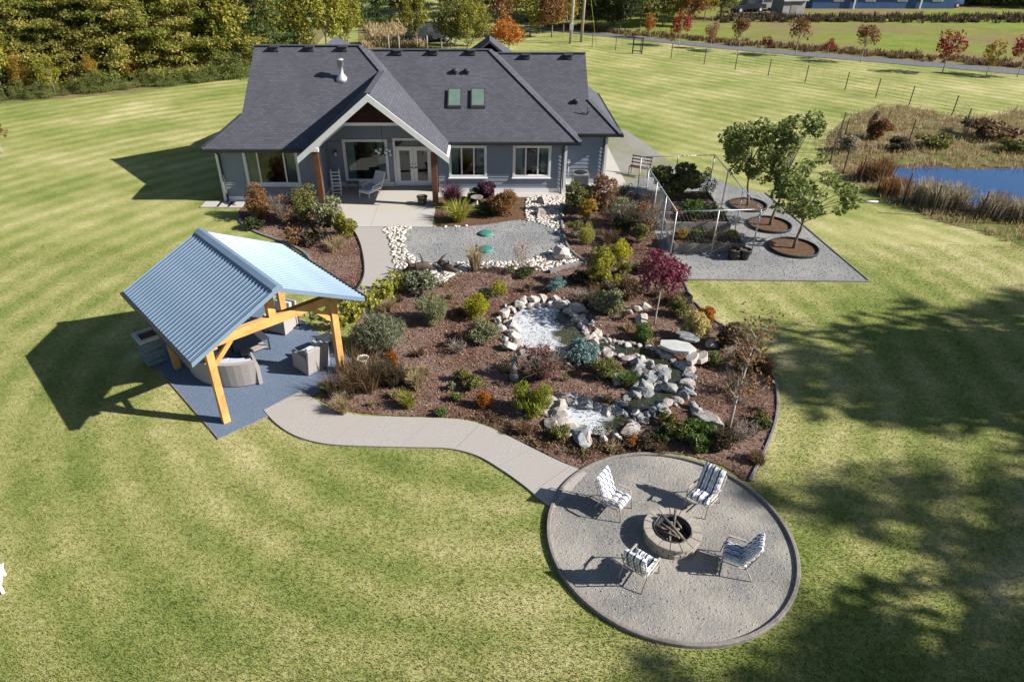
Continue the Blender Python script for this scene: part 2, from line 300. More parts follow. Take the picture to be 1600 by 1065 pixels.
# ------------------------------------------------------------------ builders
class MB:
    def __init__(s): s.v = []; s.f = []; s.sm = []
    def poly(s, pts, smooth=False):
        i = len(s.v); s.v += [tuple(p) for p in pts]; s.f.append(tuple(range(i, i + len(pts)))); s.sm.append(smooth); return s
    def mesh(s, vs_, fs, smooth=False, mat=None):
        i = len(s.v)
        for p in vs_: s.v.append(tuple(mat @ Vector(p)) if mat else tuple(p))
        for f in fs: s.f.append(tuple(i + k for k in f)); s.sm.append(smooth)
        return s
    def box(s, c, d, rot=None, taper=1.0):
        x, y, z = d[0] / 2, d[1] / 2, d[2] / 2; t = taper
        vs_ = [(-x, -y, -z), (x, -y, -z), (x, y, -z), (-x, y, -z), (-x * t, -y * t, z), (x * t, -y * t, z), (x * t, y * t, z), (-x * t, y * t, z)]
        m = Matrix.Translation(Vector(c)) @ (rot.to_4x4() if rot is not None else Matrix.Identity(4))
        return s.mesh(vs_, [(0, 3, 2, 1), (4, 5, 6, 7), (0, 1, 5, 4), (1, 2, 6, 5), (2, 3, 7, 6), (3, 0, 4, 7)], False, m)
    def b2(s, a, b):
        a = Vector(a); b = Vector(b); return s.box((a + b) / 2, (abs(b.x - a.x), abs(b.y - a.y), abs(b.z - a.z)))
    def bar(s, a, b, w, h, up=(0, 0, 1)):
        a = Vector(a); b = Vector(b); d = b - a; y = d.normalized(); upv = Vector(up)
        if abs(y.dot(upv)) > 0.99: upv = Vector((1, 0, 0))
        x = y.cross(upv).normalized(); z = x.cross(y)
        r = Matrix((x, y, z)).transposed()
        return s.box((a + b) / 2, (w, d.length, h), r)
    def tube(s, pts, r, n=8, cap=True):
        pts = [Vector(p) for p in pts]; rs = r if isinstance(r, (list, tuple)) else [r] * len(pts)
        rings = []; prev = None
        for i, p in enumerate(pts):
            d = (pts[min(i + 1, len(pts) - 1)] - pts[max(i - 1, 0)]).normalized()
            if prev is None:
                a = Vector((0, 0, 1)) if abs(d.z) < 0.9 else Vector((1, 0, 0)); x = d.cross(a).normalized()
            else:
                x = (prev - d * prev.dot(d))
                x = x.normalized() if x.length > 1e-6 else d.orthogonal().normalized()
            prev = x; y = d.cross(x); i0 = len(s.v)
            for k in range(n):
                a = 2 * math.pi * k / n; s.v.append(tuple(p + (x * math.cos(a) + y * math.sin(a)) * rs[i]))
            rings.append(i0)
        for a, b in zip(rings, rings[1:]):
            for k in range(n):
                k2 = (k + 1) % n; s.f.append((a + k, a + k2, b + k2, b + k)); s.sm.append(True)
        if cap:
            s.f.append(tuple(reversed(range(rings[0], rings[0] + n)))); s.sm.append(False)
            s.f.append(tuple(range(rings[-1], rings[-1] + n))); s.sm.append(False)
        return s
    def lathe(s, prof, n=20, c=(0, 0, 0)):
        i0 = len(s.v)
        for r, z in prof:
            for k in range(n):
                a = 2 * math.pi * k / n; s.v.append((c[0] + r * math.cos(a), c[1] + r * math.sin(a), c[2] + z))
        for j in range(len(prof) - 1):
            for k in range(n):
                k2 = (k + 1) % n; s.f.append((i0 + j * n + k, i0 + j * n + k2, i0 + (j + 1) * n + k2, i0 + (j + 1) * n + k)); s.sm.append(True)
        return s
    def prism(s, poly, z0, z1, bottom=False):
        n = len(poly); i = len(s.v)
        s.v += [(p[0], p[1], z1) for p in poly] + [(p[0], p[1], z0) for p in poly]
        s.f.append(tuple(range(i, i + n))); s.sm.append(False)
        if bottom: s.f.append(tuple(reversed(range(i + n, i + 2 * n)))); s.sm.append(False)
        for k in range(n):
            k2 = (k + 1) % n; s.f.append((i + k, i + n + k, i + n + k2, i + k2)); s.sm.append(False)
        return s
    def slab(s, poly, th):
        """3-D polygon given a thickness straight down"""
        poly = [Vector(p) for p in poly]; n = len(poly); i = len(s.v); dn = Vector((0, 0, -th))
        s.v += [tuple(p) for p in poly] + [tuple(p + dn) for p in poly]
        s.f.append(tuple(range(i, i + n))); s.sm.append(False); s.f.append(tuple(reversed(range(i + n, i + 2 * n)))); s.sm.append(False)
        for k in range(n):
            k2 = (k + 1) % n; s.f.append((i + k, i + n + k, i + n + k2, i + k2)); s.sm.append(False)
        return s
    def data(s, name, mat, uv=False, bevel=0):
        me = bpy.data.meshes.new(name); me.from_pydata(s.v, [], s.f); me.update()
        me.polygons.foreach_set('use_smooth', s.sm); me.materials.append(M(mat))
        bm = bmesh.new(); bm.from_mesh(me)
        if not uv: bmesh.ops.recalc_face_normals(bm, faces=bm.faces)
        if bevel:
            es = [e for e in bm.edges if len(e.link_faces) == 2 and e.calc_face_angle(0) > 0.6]
            bmesh.ops.bevel(bm, geom=es, offset=bevel, segments=2, affect='EDGES', profile=0.7)
        ng = [f for f in bm.faces if len(f.verts) > 4]
        if ng: bmesh.ops.triangulate(bm, faces=ng)
        if uv:
            lay = bm.loops.layers.uv.new('UVMap')
            for f in bm.faces:
                n = f.normal; h = Vector((0, 0, 1)).cross(n)
                h = h.normalized() if h.length > 1e-4 else Vector((1, 0, 0)); t = n.cross(h)
                for l in f.loops: l[lay].uv = (l.vert.co.dot(h), l.vert.co.dot(t))
        bm.to_mesh(me); bm.free(); return me
    def build(s, name, mat, parent=None, off=None, **k):
        if off is not None:
            ox, oy, oz = off; s.v = [(a - ox, b - oy, c - oz) for a, b, c in s.v]
        return link(name, s.data(name, mat, **k), parent)
def link(name, data, parent=None, loc=None, rotz=None):
    o = bpy.data.objects.new(name, data); COL.objects.link(o)
    if parent is not None: o.parent = parent
    if loc is not None: o.location = loc
    if rotz is not None: o.rotation_euler = (0, 0, rotz)
    return o
def tag(o, label, cat, group=None):
    o['label'] = label; o['category'] = cat
    if group: o['group'] = group
    return o
def thing(name, label, cat, loc=(0, 0, 0), rotz=0.0, group=None):
    o = link(name, None, None, loc, rotz); o.empty_display_size = 0.2; return tag(o, label, cat, group)
def struct(o): o['kind'] = 'structure'; return o
def stuff(o): o['kind'] = 'stuff'; return o
def copy_tree(o, parent=None, loc=None, rotz=None, scale=None, label=None, group=None):
    c = o.copy(); COL.objects.link(c); c.parent = parent
    if loc is not None: c.location = loc
    if rotz is not None: c.rotation_euler = (0, 0, rotz)
    if scale is not None: c.scale = scale if hasattr(scale, '__len__') else (scale,) * 3
    if label: c['label'] = label
    if group: c['group'] = group
    for ch in list(o.children): copy_tree(ch, c)
    return c
def sheet(name, pts, z, mat, skirt=0.0):
    mb = MB()
    if skirt: mb.prism(pts, z - skirt, z)
    else: mb.poly([(p[0], p[1], z) for p in pts])
    me = bpy.data.meshes.new(name); bm = bmesh.new(); vs_ = [bm.verts.new(v) for v in mb.v]
    for f in mb.f: bm.faces.new([vs_[k] for k in f])
    bmesh.ops.triangulate(bm, faces=[f for f in bm.faces if len(f.verts) > 4])
    bmesh.ops.recalc_face_normals(bm, faces=bm.faces)
    if not skirt:
        for f in bm.faces:
            if f.normal.z < 0: f.normal_flip()
    bm.to_mesh(me); bm.free(); me.materials.append(M(mat)); return link(name, me)
def ribbon(name, pts, w, z0, z1, mat, closed=False, parent=None):
    """upright kerb/edging strip of width w along a line"""
    pts = [Vector((p[0], p[1], 0)) for p in pts]; n = len(pts); L_, R_ = [], []
    for i, p in enumerate(pts):
        a = pts[(i - 1) % n] if closed or i > 0 else p; b = pts[(i + 1) % n] if closed or i < n - 1 else p
        d = (b - a).normalized(); nrm = Vector((-d.y, d.x, 0)) * (w / 2); L_.append(p + nrm); R_.append(p - nrm)
    mb = MB(); vs_ = []
    for l, r in zip(L_, R_): vs_ += [(l.x, l.y, z0), (l.x, l.y, z1 - 0.012), (l.x * .85 + r.x * .15, l.y * .85 + r.y * .15, z1), (l.x * .15 + r.x * .85, l.y * .15 + r.y * .85, z1), (r.x, r.y, z1 - 0.012), (r.x, r.y, z0)]
    fs = []
    for i in range(n if closed else n - 1):
        a = i * 6; b = ((i + 1) % n) * 6
        for k in range(5): fs.append((a + k, a + k + 1, b + k + 1, b + k))
    if not closed: fs += [(0, 1, 2, 3, 4, 5), tuple((n - 1) * 6 + k for k in (5, 4, 3, 2, 1, 0))]
    mb.mesh(vs_, fs); return mb.build(name, mat, parent)

# ------------------------------------------------------------------ foliage
def quads(name, V, mat, parent=None, tri=False):
    """V: (N,4,3) array of leaf corners -> mesh data"""
    N = V.shape[0]; me = bpy.data.meshes.new(name); k = V.shape[1]
    me.vertices.add(N * k); me.vertices.foreach_set('co', V.astype(np.float32).ravel())
    me.loops.add(N * k); me.loops.foreach_set('vertex_index', np.arange(N * k, dtype=np.int32))
    me.polygons.add(N); me.polygons.foreach_set('loop_start', np.arange(0, N * k, k, dtype=np.int32))
    me.update(calc_edges=True); me.materials.append(M(mat)); return me
def unit(a): return a / np.maximum(np.linalg.norm(a, axis=-1, keepdims=True), 1e-9)
def leafq(rng, P, out, L, W, droop=0.0, flat=0.5):
    """leaf corners at points P with rough outward directions `out`"""
    n = len(P); t = unit(rng.normal(size=(n, 3)) + out * 0.7 + np.array([0, 0, -droop]))
    nn = unit(out * flat + rng.normal(size=(n, 3)) * 0.75 + np.array([0, 0, 0.35])); b = unit(np.cross(t, nn))
    l = (L * rng.uniform(0.6, 1.3, n))[:, None]; w = (W * rng.uniform(0.6, 1.3, n))[:, None]; fold = np.cross(t, b)
    return np.stack([P - t * l * .5, P + b * w * .5 + fold * w * .12, P + t * l * .5, P - b * w * .5 + fold * w * .12], 1)
def lumps(rng, rx, ry, rz, n, size, zmin=-1.0):
    C = []; 
    while len(C) < n:
        p = rng.uniform(-1, 1, 3); r = np.linalg.norm(p)
        if r < 0.95 and r > 0.35 and p[2] > zmin: C.append(p * np.array([rx, ry, rz]) * (1 - size * 0.55))
    C = np.array(C); R = size * rng.uniform(0.65, 1.25, n); return C, R
def crown(rng, c, rx, ry, rz, nl, size, n, L, W, zmin=-1.0, droop=0.0):
    C, R = lumps(rng, rx, ry, rz, nl, size, zmin); w = R ** 2; idx = rng.choice(nl, n, p=w / w.sum())
    d = unit(rng.normal(size=(n, 3))); rad = R[idx] * rng.uniform(0.45, 1.05, n) ** 0.6
    P = C[idx] + d * (rad[:, None] * np.array([rx, ry, rz * 0.85])); out = unit(P / np.array([rx, ry, rz]) + d)
    return leafq(rng, P + np.array(c), out, L, W, droop), C + np.array(c)
def blades(rng, base, h, lean, w, n, spread, curve=0.35):
    """arching grass blades as two quads each"""
    a = rng.uniform(0, 2 * np.pi, n); r = spread * np.sqrt(rng.uniform(0, 1, n)); D = np.stack([np.cos(a), np.sin(a), np.zeros(n)], 1)
    B = base + D * r[:, None]; hh = h * rng.uniform(0.5, 1.1, n); ln = lean * rng.uniform(0.2, 1.2, n)
    mid = B + D * (ln * 0.4)[:, None] * hh[:, None] + np.array([0, 0, 1]) * (hh * 0.62)[:, None]
    tip = B + D * (ln)[:, None] * hh[:, None] + np.array([0, 0, 1]) * (hh * (1 - curve * ln))[:, None]
    s = np.stack([-D[:, 1], D[:, 0], np.zeros(n)], 1); s = unit(s + rng.normal(size=(n, 3)) * 0.5) * (w * rng.uniform(.6, 1.2, n))[:, None]
    q1 = np.stack([B - s, B + s, mid + s * .8, mid - s * .8], 1); q2 = np.stack([mid - s * .8, mid + s * .8, tip + s * .12, tip - s * .12], 1)
    return np.concatenate([q1, q2])
def twigs(rng, h, w, n, r=0.008):
    """bare upright twigs as thin three-sided tubes"""
    mb = MB()
    for i in range(n):
        a = rng.uniform(0, 6.28); l = rng.uniform(0.2, 1); e = Vector((math.cos(a) * w / 2 * l, math.sin(a) * w / 2 * l, h * rng.uniform(.6, 1)))
        p0 = Vector((math.cos(a) * .05, math.sin(a) * .05, 0)); m = p0.lerp(e, .5) + Vector(rng.normal(size=3)) * .05 * h
        mb.tube([p0, m, e], [r, r * .7, r * .35], 3, False)
        for k in range(3):
            q = m.lerp(e, rng.uniform(0, .8)); mb.tube([q, q + Vector((rng.normal() * .2 * w, rng.normal() * .2 * w, rng.uniform(.08, .25) * h))], [r * .5, r * .25], 3, False)
    return mb
def shrub(px, py, wpx, hpx, style, mat, label, name='shrub', group=None, seed=None, cat=None, dens=1.0, z=0.02):
    """a garden plant at a survey place, sized from its drawn width and height"""
    p = G(px, py); s = 1.0 / PXM(px, py); w = wpx * s; h = hpx * s * 1.08; rng = np.random.default_rng(seed if seed is not None else int(px * 7 + py * 13))
    p = Vector((p.x, p.y + w * 0.30, z)); parts = []
    if style == 'round':
        L = max(0.035, w * 0.05); n = int(min(4200, 7.5 * dens * (w * w + 1.6 * w * h) / (L * L)))
        q, C = crown(rng, (0, 0, h * .45), w / 2, w / 2 * .92, h * .56, 26, 0.42, n, L * 1.2, L * .75, -0.75); parts.append((q, mat))
    elif style == 'loose':
        L = max(0.05, w * 0.07); n = int(min(3000, 4.0 * dens * (w * w + 1.6 * w * h) / (L * L)))
        q, C = crown(rng, (0, 0, h * .5), w / 2, w / 2, h * .52, 16, 0.36, n, L * 1.4, L * .7, -0.9); parts.append((q, mat))
    elif style == 'spruce':
        n = int(1500 * dens); q, C = crown(rng, (0, 0, h * .42), w / 2, w / 2, h * .58, 30, 0.30, n, w * .13, w * .028, -0.7); parts.append((q, mat))
    elif style == 'grass':
        q = blades(rng, np.array([0, 0, 0.0]), h * 1.1, 0.62 * w / max(h, .01) * .8, 0.012 + w * .004, int(520 * dens), w * .16); parts.append((q, mat))
    elif style == 'tuft':
        q = np.concatenate([blades(rng, np.array([rng.normal() * w * .2, rng.normal() * w * .2, 0]), h, 0.55, 0.009, int(90 * dens), w * .12) for _ in range(10)]); parts.append((q, mat))
    elif style == 'fine':
        q, C = crown(rng, (0, 0, h * .42), w / 2, w / 2 * .95, h * .6, 30, 0.34, int(2600 * dens), w * .13, w * .014, -0.7, -1.2); parts.append((q, mat))
    elif style == 'thread':
        q, C = crown(rng, (0, 0, h * .42), w / 2, w / 2, h * .6, 26, 0.36, int(2600 * dens), w * .15, w * .018, -0.7, 1.6); parts.append((q, mat))
    elif style == 'hosta':
        n = int(260 * dens); q, C = crown(rng, (0, 0, h * .4), w / 2, w / 2, h * .6, 14, 0.4, n, w * .17, w * .10, -0.6, 0.5); parts.append((q, mat))
    elif style == 'twig':
        L = max(0.035, w * .05); q, C = crown(rng, (0, 0, h * .58), w / 2, w / 2, h * .45, 14, 0.3, int(420 * dens), L * 1.3, L * .7, -0.9); parts.append((q, mat))
    if style == 'twig':
        o = thing(name, label, cat or 'shrub', p, rng.uniform(0, 6.28), group)
        twigs(rng, h, w, int(34 * dens) + 8, 0.006 + w * .003).build('twigs', 'bark_pale' if dens < .8 else 'bark_grey', o); link('leaves', quads(name, q, mat), o)
        return o
    V = np.concatenate([q for q, _ in parts]); V[:, :, 2] = np.maximum(V[:, :, 2], 0.0)
    o = thing(name, label, cat or 'shrub', p, rng.uniform(0, 6.28) if style != 'hosta' else 0, group)
    link('foliage', quads(name, V, mat), o)
    mb = MB()
    for k in range(5):
        a = k * 1.256; mb.tube([(0, 0, -0.02), (math.cos(a) * w * .1, math.sin(a) * w * .1, h * .3), (math.cos(a) * w * .22, math.sin(a) * w * .22, h * .55)], [0.012 + .008 * w, .01, .004], 4, False)
    mb.build('stem', 'bark_dark', o)
    return o

def tree_meshes(seed, h, cw, cb, mat, bark, n=3200, L=0.2, tr=0.11, nl=26, size=0.34, lean=(0, 0), fork=1):
    """broadleaf tree: (trunk mesh, crown mesh); crown from height cb up to h, width cw"""
    rng = np.random.default_rng(seed); cz = (h + cb) / 2; rz = (h - cb) / 2; lx, ly = lean
    q, C = crown(rng, (lx, ly, cz), cw / 2, cw / 2, rz, nl, size, n, L, L * .6)
    mb = MB(); top = Vector((lx * .8, ly * .8, cb + (h - cb) * .7))
    fk = Vector((lx * .35, ly * .35, cb * .8 + .1)); mb.tube([(0, 0, -.05), (lx * .1, ly * .1, cb * .4), fk, fk.lerp(top, .5), top], [tr, tr * .85, tr * .75, tr * .45, tr * .12], 7)
    for c in C[:: max(1, len(C) // 14)]:
        e = Vector(c); s_ = fk.lerp(top, min(.8, max(0.0, (e.z - cb) / (h - cb) * .6))); m_ = s_.lerp(e, .5) + Vector((0, 0, .06 * h * .3)); mb.tube([s_, m_, e], [tr * .36, tr * .22, tr * .07], 5, False)
    return mb.data('trunk', bark), quads('crown', q, mat)
def conifer_meshes(seed, h, w, mat, n=3600, tr=0.16, cb=0.06, L=0.34, droop=0.25, layers=15, fill=1.0):
    rng = np.random.default_rng(seed); Q = []; mb = MB(); mb.tube([(0, 0, -.05), (0, 0, h * .5), (0, 0, h * .97)], [tr, tr * .6, tr * .1], 7)
    tot = 0; br = []
    for i in range(layers):
        f = i / layers; z = h * (cb + (1 - cb) * (f ** 0.9)); r = w / 2 * (1 - f) ** 0.75 * (0.85 + 0.3 * rng.random()) + 0.12
        for k in range(int(5 + 4 * (1 - f))):
            a = rng.uniform(0, 6.28); l = r * rng.uniform(.6, 1.15); br.append((z + rng.normal() * .12, a, l)); tot += l
    for z, a, l in br:
        e = Vector((math.cos(a) * l, math.sin(a) * l, z + l * (.22 - droop * .6))); s_ = Vector((0, 0, z)); mb.tube([s_, e], [tr * .2, tr * .05], 3, False)
        m = max(6, int(n * l / tot)); t = rng.uniform(.12, 1.05, m) ** 0.7; P = np.array(s_)[None] * (1 - t[:, None]) + np.array(e)[None] * t[:, None]
        sp = (0.10 + 0.17 * l * np.sin(np.clip(t, 0, 1) * 2.6))[:, None] * fill; P = P + rng.normal(size=(m, 3)) * sp * np.array([1, 1, .55])
        out = np.tile(np.array([math.cos(a), math.sin(a), .25]), (m, 1)); Q.append(leafq(rng, P, out, L, L * .36, droop, .3))
    return mb.data('trunk', 'bark_dark'), quads('crown', np.concatenate(Q), mat)
def plant_tree(name, meshes, loc, label, cat='tree', rotz=0, scale=1.0, group=None):
    o = thing(name, label, cat, loc, rotz, group); o.scale = scale if hasattr(scale, '__len__') else (scale,) * 3
    link('trunk', meshes[0], o); link('crown', meshes[1], o); return o
def rock_mesh(seed, mat, sx=1, sy=1, sz=.7):
    """angular boulder: cut, faceted lump about one metre across"""
    r = random.Random(seed); bm = bmesh.new(); bmesh.ops.create_icosphere(bm, subdivisions=2, radius=0.5)
    for k in range(12):
        n = Vector((r.gauss(0, 1), r.gauss(0, 1), r.gauss(0, .8))).normalized(); d = r.uniform(.20, .37)
        for v in bm.verts:
            e = v.co.dot(n) - d
            if e > 0: v.co -= n * e
    for v in bm.verts: v.co = Vector((v.co.x * sx * 1.25, v.co.y * sy * 1.25, v.co.z * sz * 1.25)) + Vector((r.gauss(0, .012), r.gauss(0, .012), r.gauss(0, .012)))
    me = bpy.data.meshes.new('boulder'); bm.to_mesh(me); bm.free(); me.materials.append(M(mat)); return me
# ------------------------------------------------------------------ ground and paving
def big_ground():
    mb = MB(); n = 60; xs = np.linspace(-700, 700, n); 
    mb.poly([(-900, -60, 0), (900, -60, 0), (900, 1500, 0), (-900, 1500, 0)])
    return struct(mb.build('lawn', 'lawn'))
big_ground()
PATH_OUT = spline(GL([(412, 642), (432, 663), (462, 682), (505, 694), (560, 698), (640, 700), (700, 702), (745, 713), (785, 736), (820, 761), (846, 783), (866, 795)]), 5)
PATH_IN = spline(GL([(470, 612), (490, 624), (520, 640), (560, 650), (620, 653), (690, 655), (740, 661), (790, 681), (840, 706), (878, 724), (905, 735), (917, 741)]), 5)
def slab_path(name, A, B, cuts, zt, mat):
    """poured path: slabs between control joints, each a piece of the path"""
    root = None; n = len(A); root = link(name, None); root.empty_display_size = .2; struct(root)
    ids = [round(i * (n - 1) / cuts) for i in range(cuts + 1)]
    for a, b in zip(ids, ids[1:]):
        top = [A[i] for i in range(a, b + 1)]; bot = [B[i] for i in range(a, b + 1)]
        def sh(l): 
            l = [Vector(p) for p in l]; l[0] = l[0] + (l[1] - l[0]).normalized() * .008; l[-1] = l[-1] + (l[-2] - l[-1]).normalized() * .008; return l
        top, bot = sh(top), sh(bot); mb = MB(); vs_ = []; m = len(top)
        for p, q in zip(top, bot): vs_ += [(p.x, p.y, -.06), (p.x, p.y, zt), (q.x, q.y, zt), (q.x, q.y, -.06)]
        fs = []
        for i in range(m - 1):
            for k in range(3): fs.append((i * 4 + k, i * 4 + k + 1, i * 4 + k + 5, i * 4 + k + 4))
        fs += [(0, 1, 2, 3), tuple((m - 1) * 4 + k for k in (3, 2, 1, 0))]
        mb.mesh(vs_, fs); mb.build('slab', mat, root)
    return root
slab_path('garden_path', PATH_OUT, PATH_IN, 7, 0.05, 'concrete')
UP_L = spline(GL([(520, 327), (540, 345), (557, 368), (565, 392), (569, 418), (566, 440), (556, 456), (535, 478), (520, 492)]), 5)
UP_R = spline(GL([(606, 327), (604, 345), (604, 360), (609, 385), (615, 410), (620, 432), (612, 450), (592, 470), (572, 492)]), 5)
slab_path('house_path', UP_L[4:], UP_R[4:], 7, 0.046, 'concrete')
# patio slabs under and in front of the porch
def patio():
    root = struct(link('patio', None)); zt = 0.075
    xs = [-7.9, -5.25, -2.5]; ys = [33.58, 31.2, 28.35]
    for i in range(2):
        for j in range(2):
            mb = MB(); x0, x1 = xs[i] + .006, xs[i + 1] - .006; y1, y0 = ys[j] - .006, ys[j + 1] + .006
            if i == 0 and j == 1: pl = [(x0 + .9, y0), (x1, y0), (x1, y1), (x0, y1)]
            else: pl = [(x0, y0), (x1, y0), (x1, y1), (x0, y1)]
            mb.prism(pl, -.05, zt); mb.build('slab', 'patio_concrete', root)
    mb = MB(); mb.prism([(-2.49, 32.1), (4.9, 32.1), (4.9, 32.75), (-2.49, 32.75)], -.05, .06); mb.build('slab', 'patio_concrete', root)
    mb = MB(); mb.prism([(4.0, 32.77), (7.3, 32.77), (7.3, 34.17), (4.0, 34.17)], -.05, .056); mb.build('slab', 'patio_concrete', root)
    mb = MB(); mb.prism([(6.15, 34.19), (7.1, 34.19), (7.1, 41), (6.15, 41)], -.05, .056); mb.build('slab', 'patio_concrete', root)
    return root
patio()
for i, (a, b) in enumerate([((318, 320), (340, 327)), ((343, 319), (358, 326)), ((361, 318), (378, 325))]):
    p, q = G(a[0], a[1]), G(b[0], b[1]); mb = MB(); w, d = (q.x - p.x), .75
    mb.box((0, 0, .02), (w, d, .07)); o = mb.build('paving_slab', 'patio_concrete', None, bevel=.008); o.location = (p.x + w / 2, 31.15 - .03 * i, 0.01); struct(o)

BED = spline(GL([(500, 622), (540, 642), (620, 650), (690, 652), (745, 658), (795, 680), (845, 705), (885, 725), (915, 737), (960, 716), (1050, 708), (1130, 728), (1172, 752),
    (1199, 692), (1212, 650), (1212, 608), (1198, 568), (1160, 528), (1112, 498), (1082, 470), (1070, 446), (1050, 418), (1030, 385), (1010, 330), (1000, 305), (960, 298), (886, 303), (879, 345), (886, 385), (908, 408), (850, 424), (770, 418), (715, 428), (690, 445), (650, 442), (622, 438), (598, 462), (566, 492), (548, 530), (562, 560), (560, 585), (530, 602)]), 3, True)
struct(sheet('mulch_bed', BED, 0.022, 'mulch'))
BED2 = spline(GL([(372, 335), (378, 348), (400, 362), (438, 376), (466, 388), (482, 402), (489, 420), (493, 455), (520, 470), (553, 456), (566, 436), (567, 402), (558, 372), (540, 346), (520, 330), (505, 322), (470, 316), (420, 314), (385, 318)]), 3, True)
struct(sheet('mulch_bed', BED2, 0.022, 'mulch'))
BED3 = spline(GL([(684, 309), (760, 307), (822, 307), (820, 330), (815, 346), (770, 353), (725, 355), (684, 354)]), 3, True)
struct(sheet('mulch_bed', BED3, 0.03, 'soil'))
PEB = spline(GL([(604, 356), (607, 375), (612, 396), (618, 425), (628, 438), (655, 444), (690, 444), (714, 428), (770, 419), (850, 424), (906, 408), (886, 386), (878, 345), (881, 318), (878, 309), (824, 310), (818, 345), (760, 352), (690, 355)]), 3, True)
struct(sheet('river_rock_bed', PEB, 0.028, 'pebble_ground'))
GRV = spline(GL([(642, 356), (700, 356), (760, 352), (812, 345), (858, 356), (878, 377), (842, 402), (800, 409), (722, 411), (669, 414), (644, 402), (632, 380)]), 3, True)
struct(sheet('gravel_yard', GRV, 0.036, 'grey_gravel'))
YARD = GL([(1042, 412), (1062, 436), (1357, 439), (1290, 382), (1196, 303), (1150, 292), (1075, 263), (1030, 262), (985, 290), (1000, 310), (1018, 350)])
struct(sheet('gravel_yard', YARD, 0.016, 'grey_gravel'))
DRIVE = GL([(944, 290), (1000, 300), (1040, 268), (1062, 262), (1040, 248), (1010, 225), (976, 203), (945, 203)])
struct(sheet('gravel_drive', DRIVE, 0.012, 'drive_gravel'))
struct(ribbon('kerb', [G(1060, 437), G(1358, 440), G(1290, 382), G(1196, 302)], .09, -.02, .05, 'kerb_concrete'))
# edgings of the beds
struct(ribbon('bed_edging', spline(GL([(372, 335), (378, 349), (400, 363), (438, 377), (466, 389), (483, 403), (490, 421), (494, 440)]), 5), .12, -.02, .07, 'edging'))
struct(ribbon('bed_edging', spline(GL([(540, 345), (558, 371), (567, 401), (568, 432), (555, 455)]), 5), .05, -.02, .085, 'black_plastic'))
struct(ribbon('bed_edging', spline(GL([(1086, 474), (1112, 499), (1160, 529), (1198, 568), (1213, 608), (1213, 650), (1200, 692), (1171, 752)]), 5), .08, -.02, .075, 'edging'))
struct(ribbon('bed_edging', spline(GL([(879, 320), (877, 345), (884, 382), (898, 400), (913, 410)]), 5), .10, -.02, .14, 'edging'))
struct(ribbon('bed_edging', spline(GL([(858, 427), (885, 419), (916, 413)]), 5), .16, -.02, .16, 'edging'))
struct(ribbon('bed_edging', spline(GL([(1046, 402), (1056, 420), (1068, 440), (1078, 462)]), 5), .09, -.02, .07, 'edging'))
# pavilion pad
PU = Vector((math.cos(math.radians(42)), math.sin(math.radians(42)), 0)); PV = Vector((-PU.y, PU.x, 0))
PADC = Vector((-7.22, 14.06, 0)); PAD = [PADC, PADC + PU * 4.75, PADC + PU * 4.75 + PV * 6.2, PADC + PV * 6.2]
struct(sheet('pavilion_pad', PAD, 0.034, 'blue_gravel'))
struct(ribbon('kerb', [PADC + PU * 2.3, PADC, PADC + PV * 6.2], .06, -.02, .04, 'edging'))
# fire circle
FC = Vector((4.08, 10.68, 0)); FR = 2.70
struct(sheet('fire_circle', [FC + Vector((math.cos(a), math.sin(a), 0)) * FR for a in np.linspace(0, 2 * math.pi, 72, endpoint=False)], 0.040, 'crusher_dust'))
struct(ribbon('fire_circle_kerb', [FC + Vector((math.cos(a), math.sin(a), 0)) * (FR + .02) for a in np.linspace(0, 2 * math.pi, 96, endpoint=False)], .085, -.02, .105, 'kerb_concrete', True))
# far ground: road, field beyond, dry ground by the farm pond, the pond itself
ROAD_A = spline(GL([(820, 38), (900, 48), (1000, 58), (1100, 68), (1200, 77), (1300, 85), (1400, 93), (1500, 101), (1600, 109), (1750, 122)]), 3)
ROAD_B = spline(GL([(820, 42), (900, 53), (1000, 63.5), (1100, 74), (1200, 83.5), (1300, 92), (1400, 100.5), (1500, 109), (1600, 118), (1750, 133)]), 3)
mb = MB(); vs_ = []
for a, b in zip(ROAD_A, ROAD_B): vs_ += [(a.x, a.y, .03), (b.x, b.y, .03)]
mb.mesh(vs_, [(2 * i, 2 * i + 1, 2 * i + 3, 2 * i + 2) for i in range(len(ROAD_A) - 1)]); struct(mb.build('road', 'asphalt'))
FIELD = [Vector((p.x, p.y, 0)) for p in ROAD_A] + [Vector((160, 150, 0)), Vector((40, 150, 0)), Vector((20, 110, 0))]
struct(sheet('field', FIELD, 0.012, 'field_grass'))
DRY = GL([(560, 80), (560, 40), (640, 30), (700, 40), (700, 82), (640, 88)])
struct(sheet('dry_field', DRY, 0.012, 'dry_ground'))
BANK = spline(GL([(1288, 236), (1300, 205), (1340, 178), (1400, 166), (1440, 172), (1500, 186), (1560, 180), (1640, 178), (1640, 372), (1560, 366), (1480, 350), (1430, 330), (1370, 305), (1310, 268)]), 3, True)
struct(sheet('pond_bank', BANK, 0.010, 'dry_ground'))
PONDW = spline(GL([(1388, 268), (1400, 263), (1450, 261), (1530, 265), (1600, 262), (1680, 260), (1680, 335), (1600, 330), (1520, 322), (1480, 318), (1430, 308), (1408, 292), (1395, 280)]), 3, True)
pc_ = sum((Vector(p) for p in PONDW), Vector()) / len(PONDW); struct(sheet('pond_mud', [pc_ + (Vector(p) - pc_) * (1 + .45 / max(1, (Vector(p) - pc_).length)) for p in PONDW], 0.02, 'soil'))
struct(sheet('farm_pond', PONDW, 0.03, 'pond_water'))
WOODFLOOR = GL([(-150, 175), (0, 163), (200, 146), (385, 121), (470, 100), (520, 40), (-100, 20)])
struct(sheet('woodland_floor', WOODFLOOR, 0.010, 'dry_ground'))

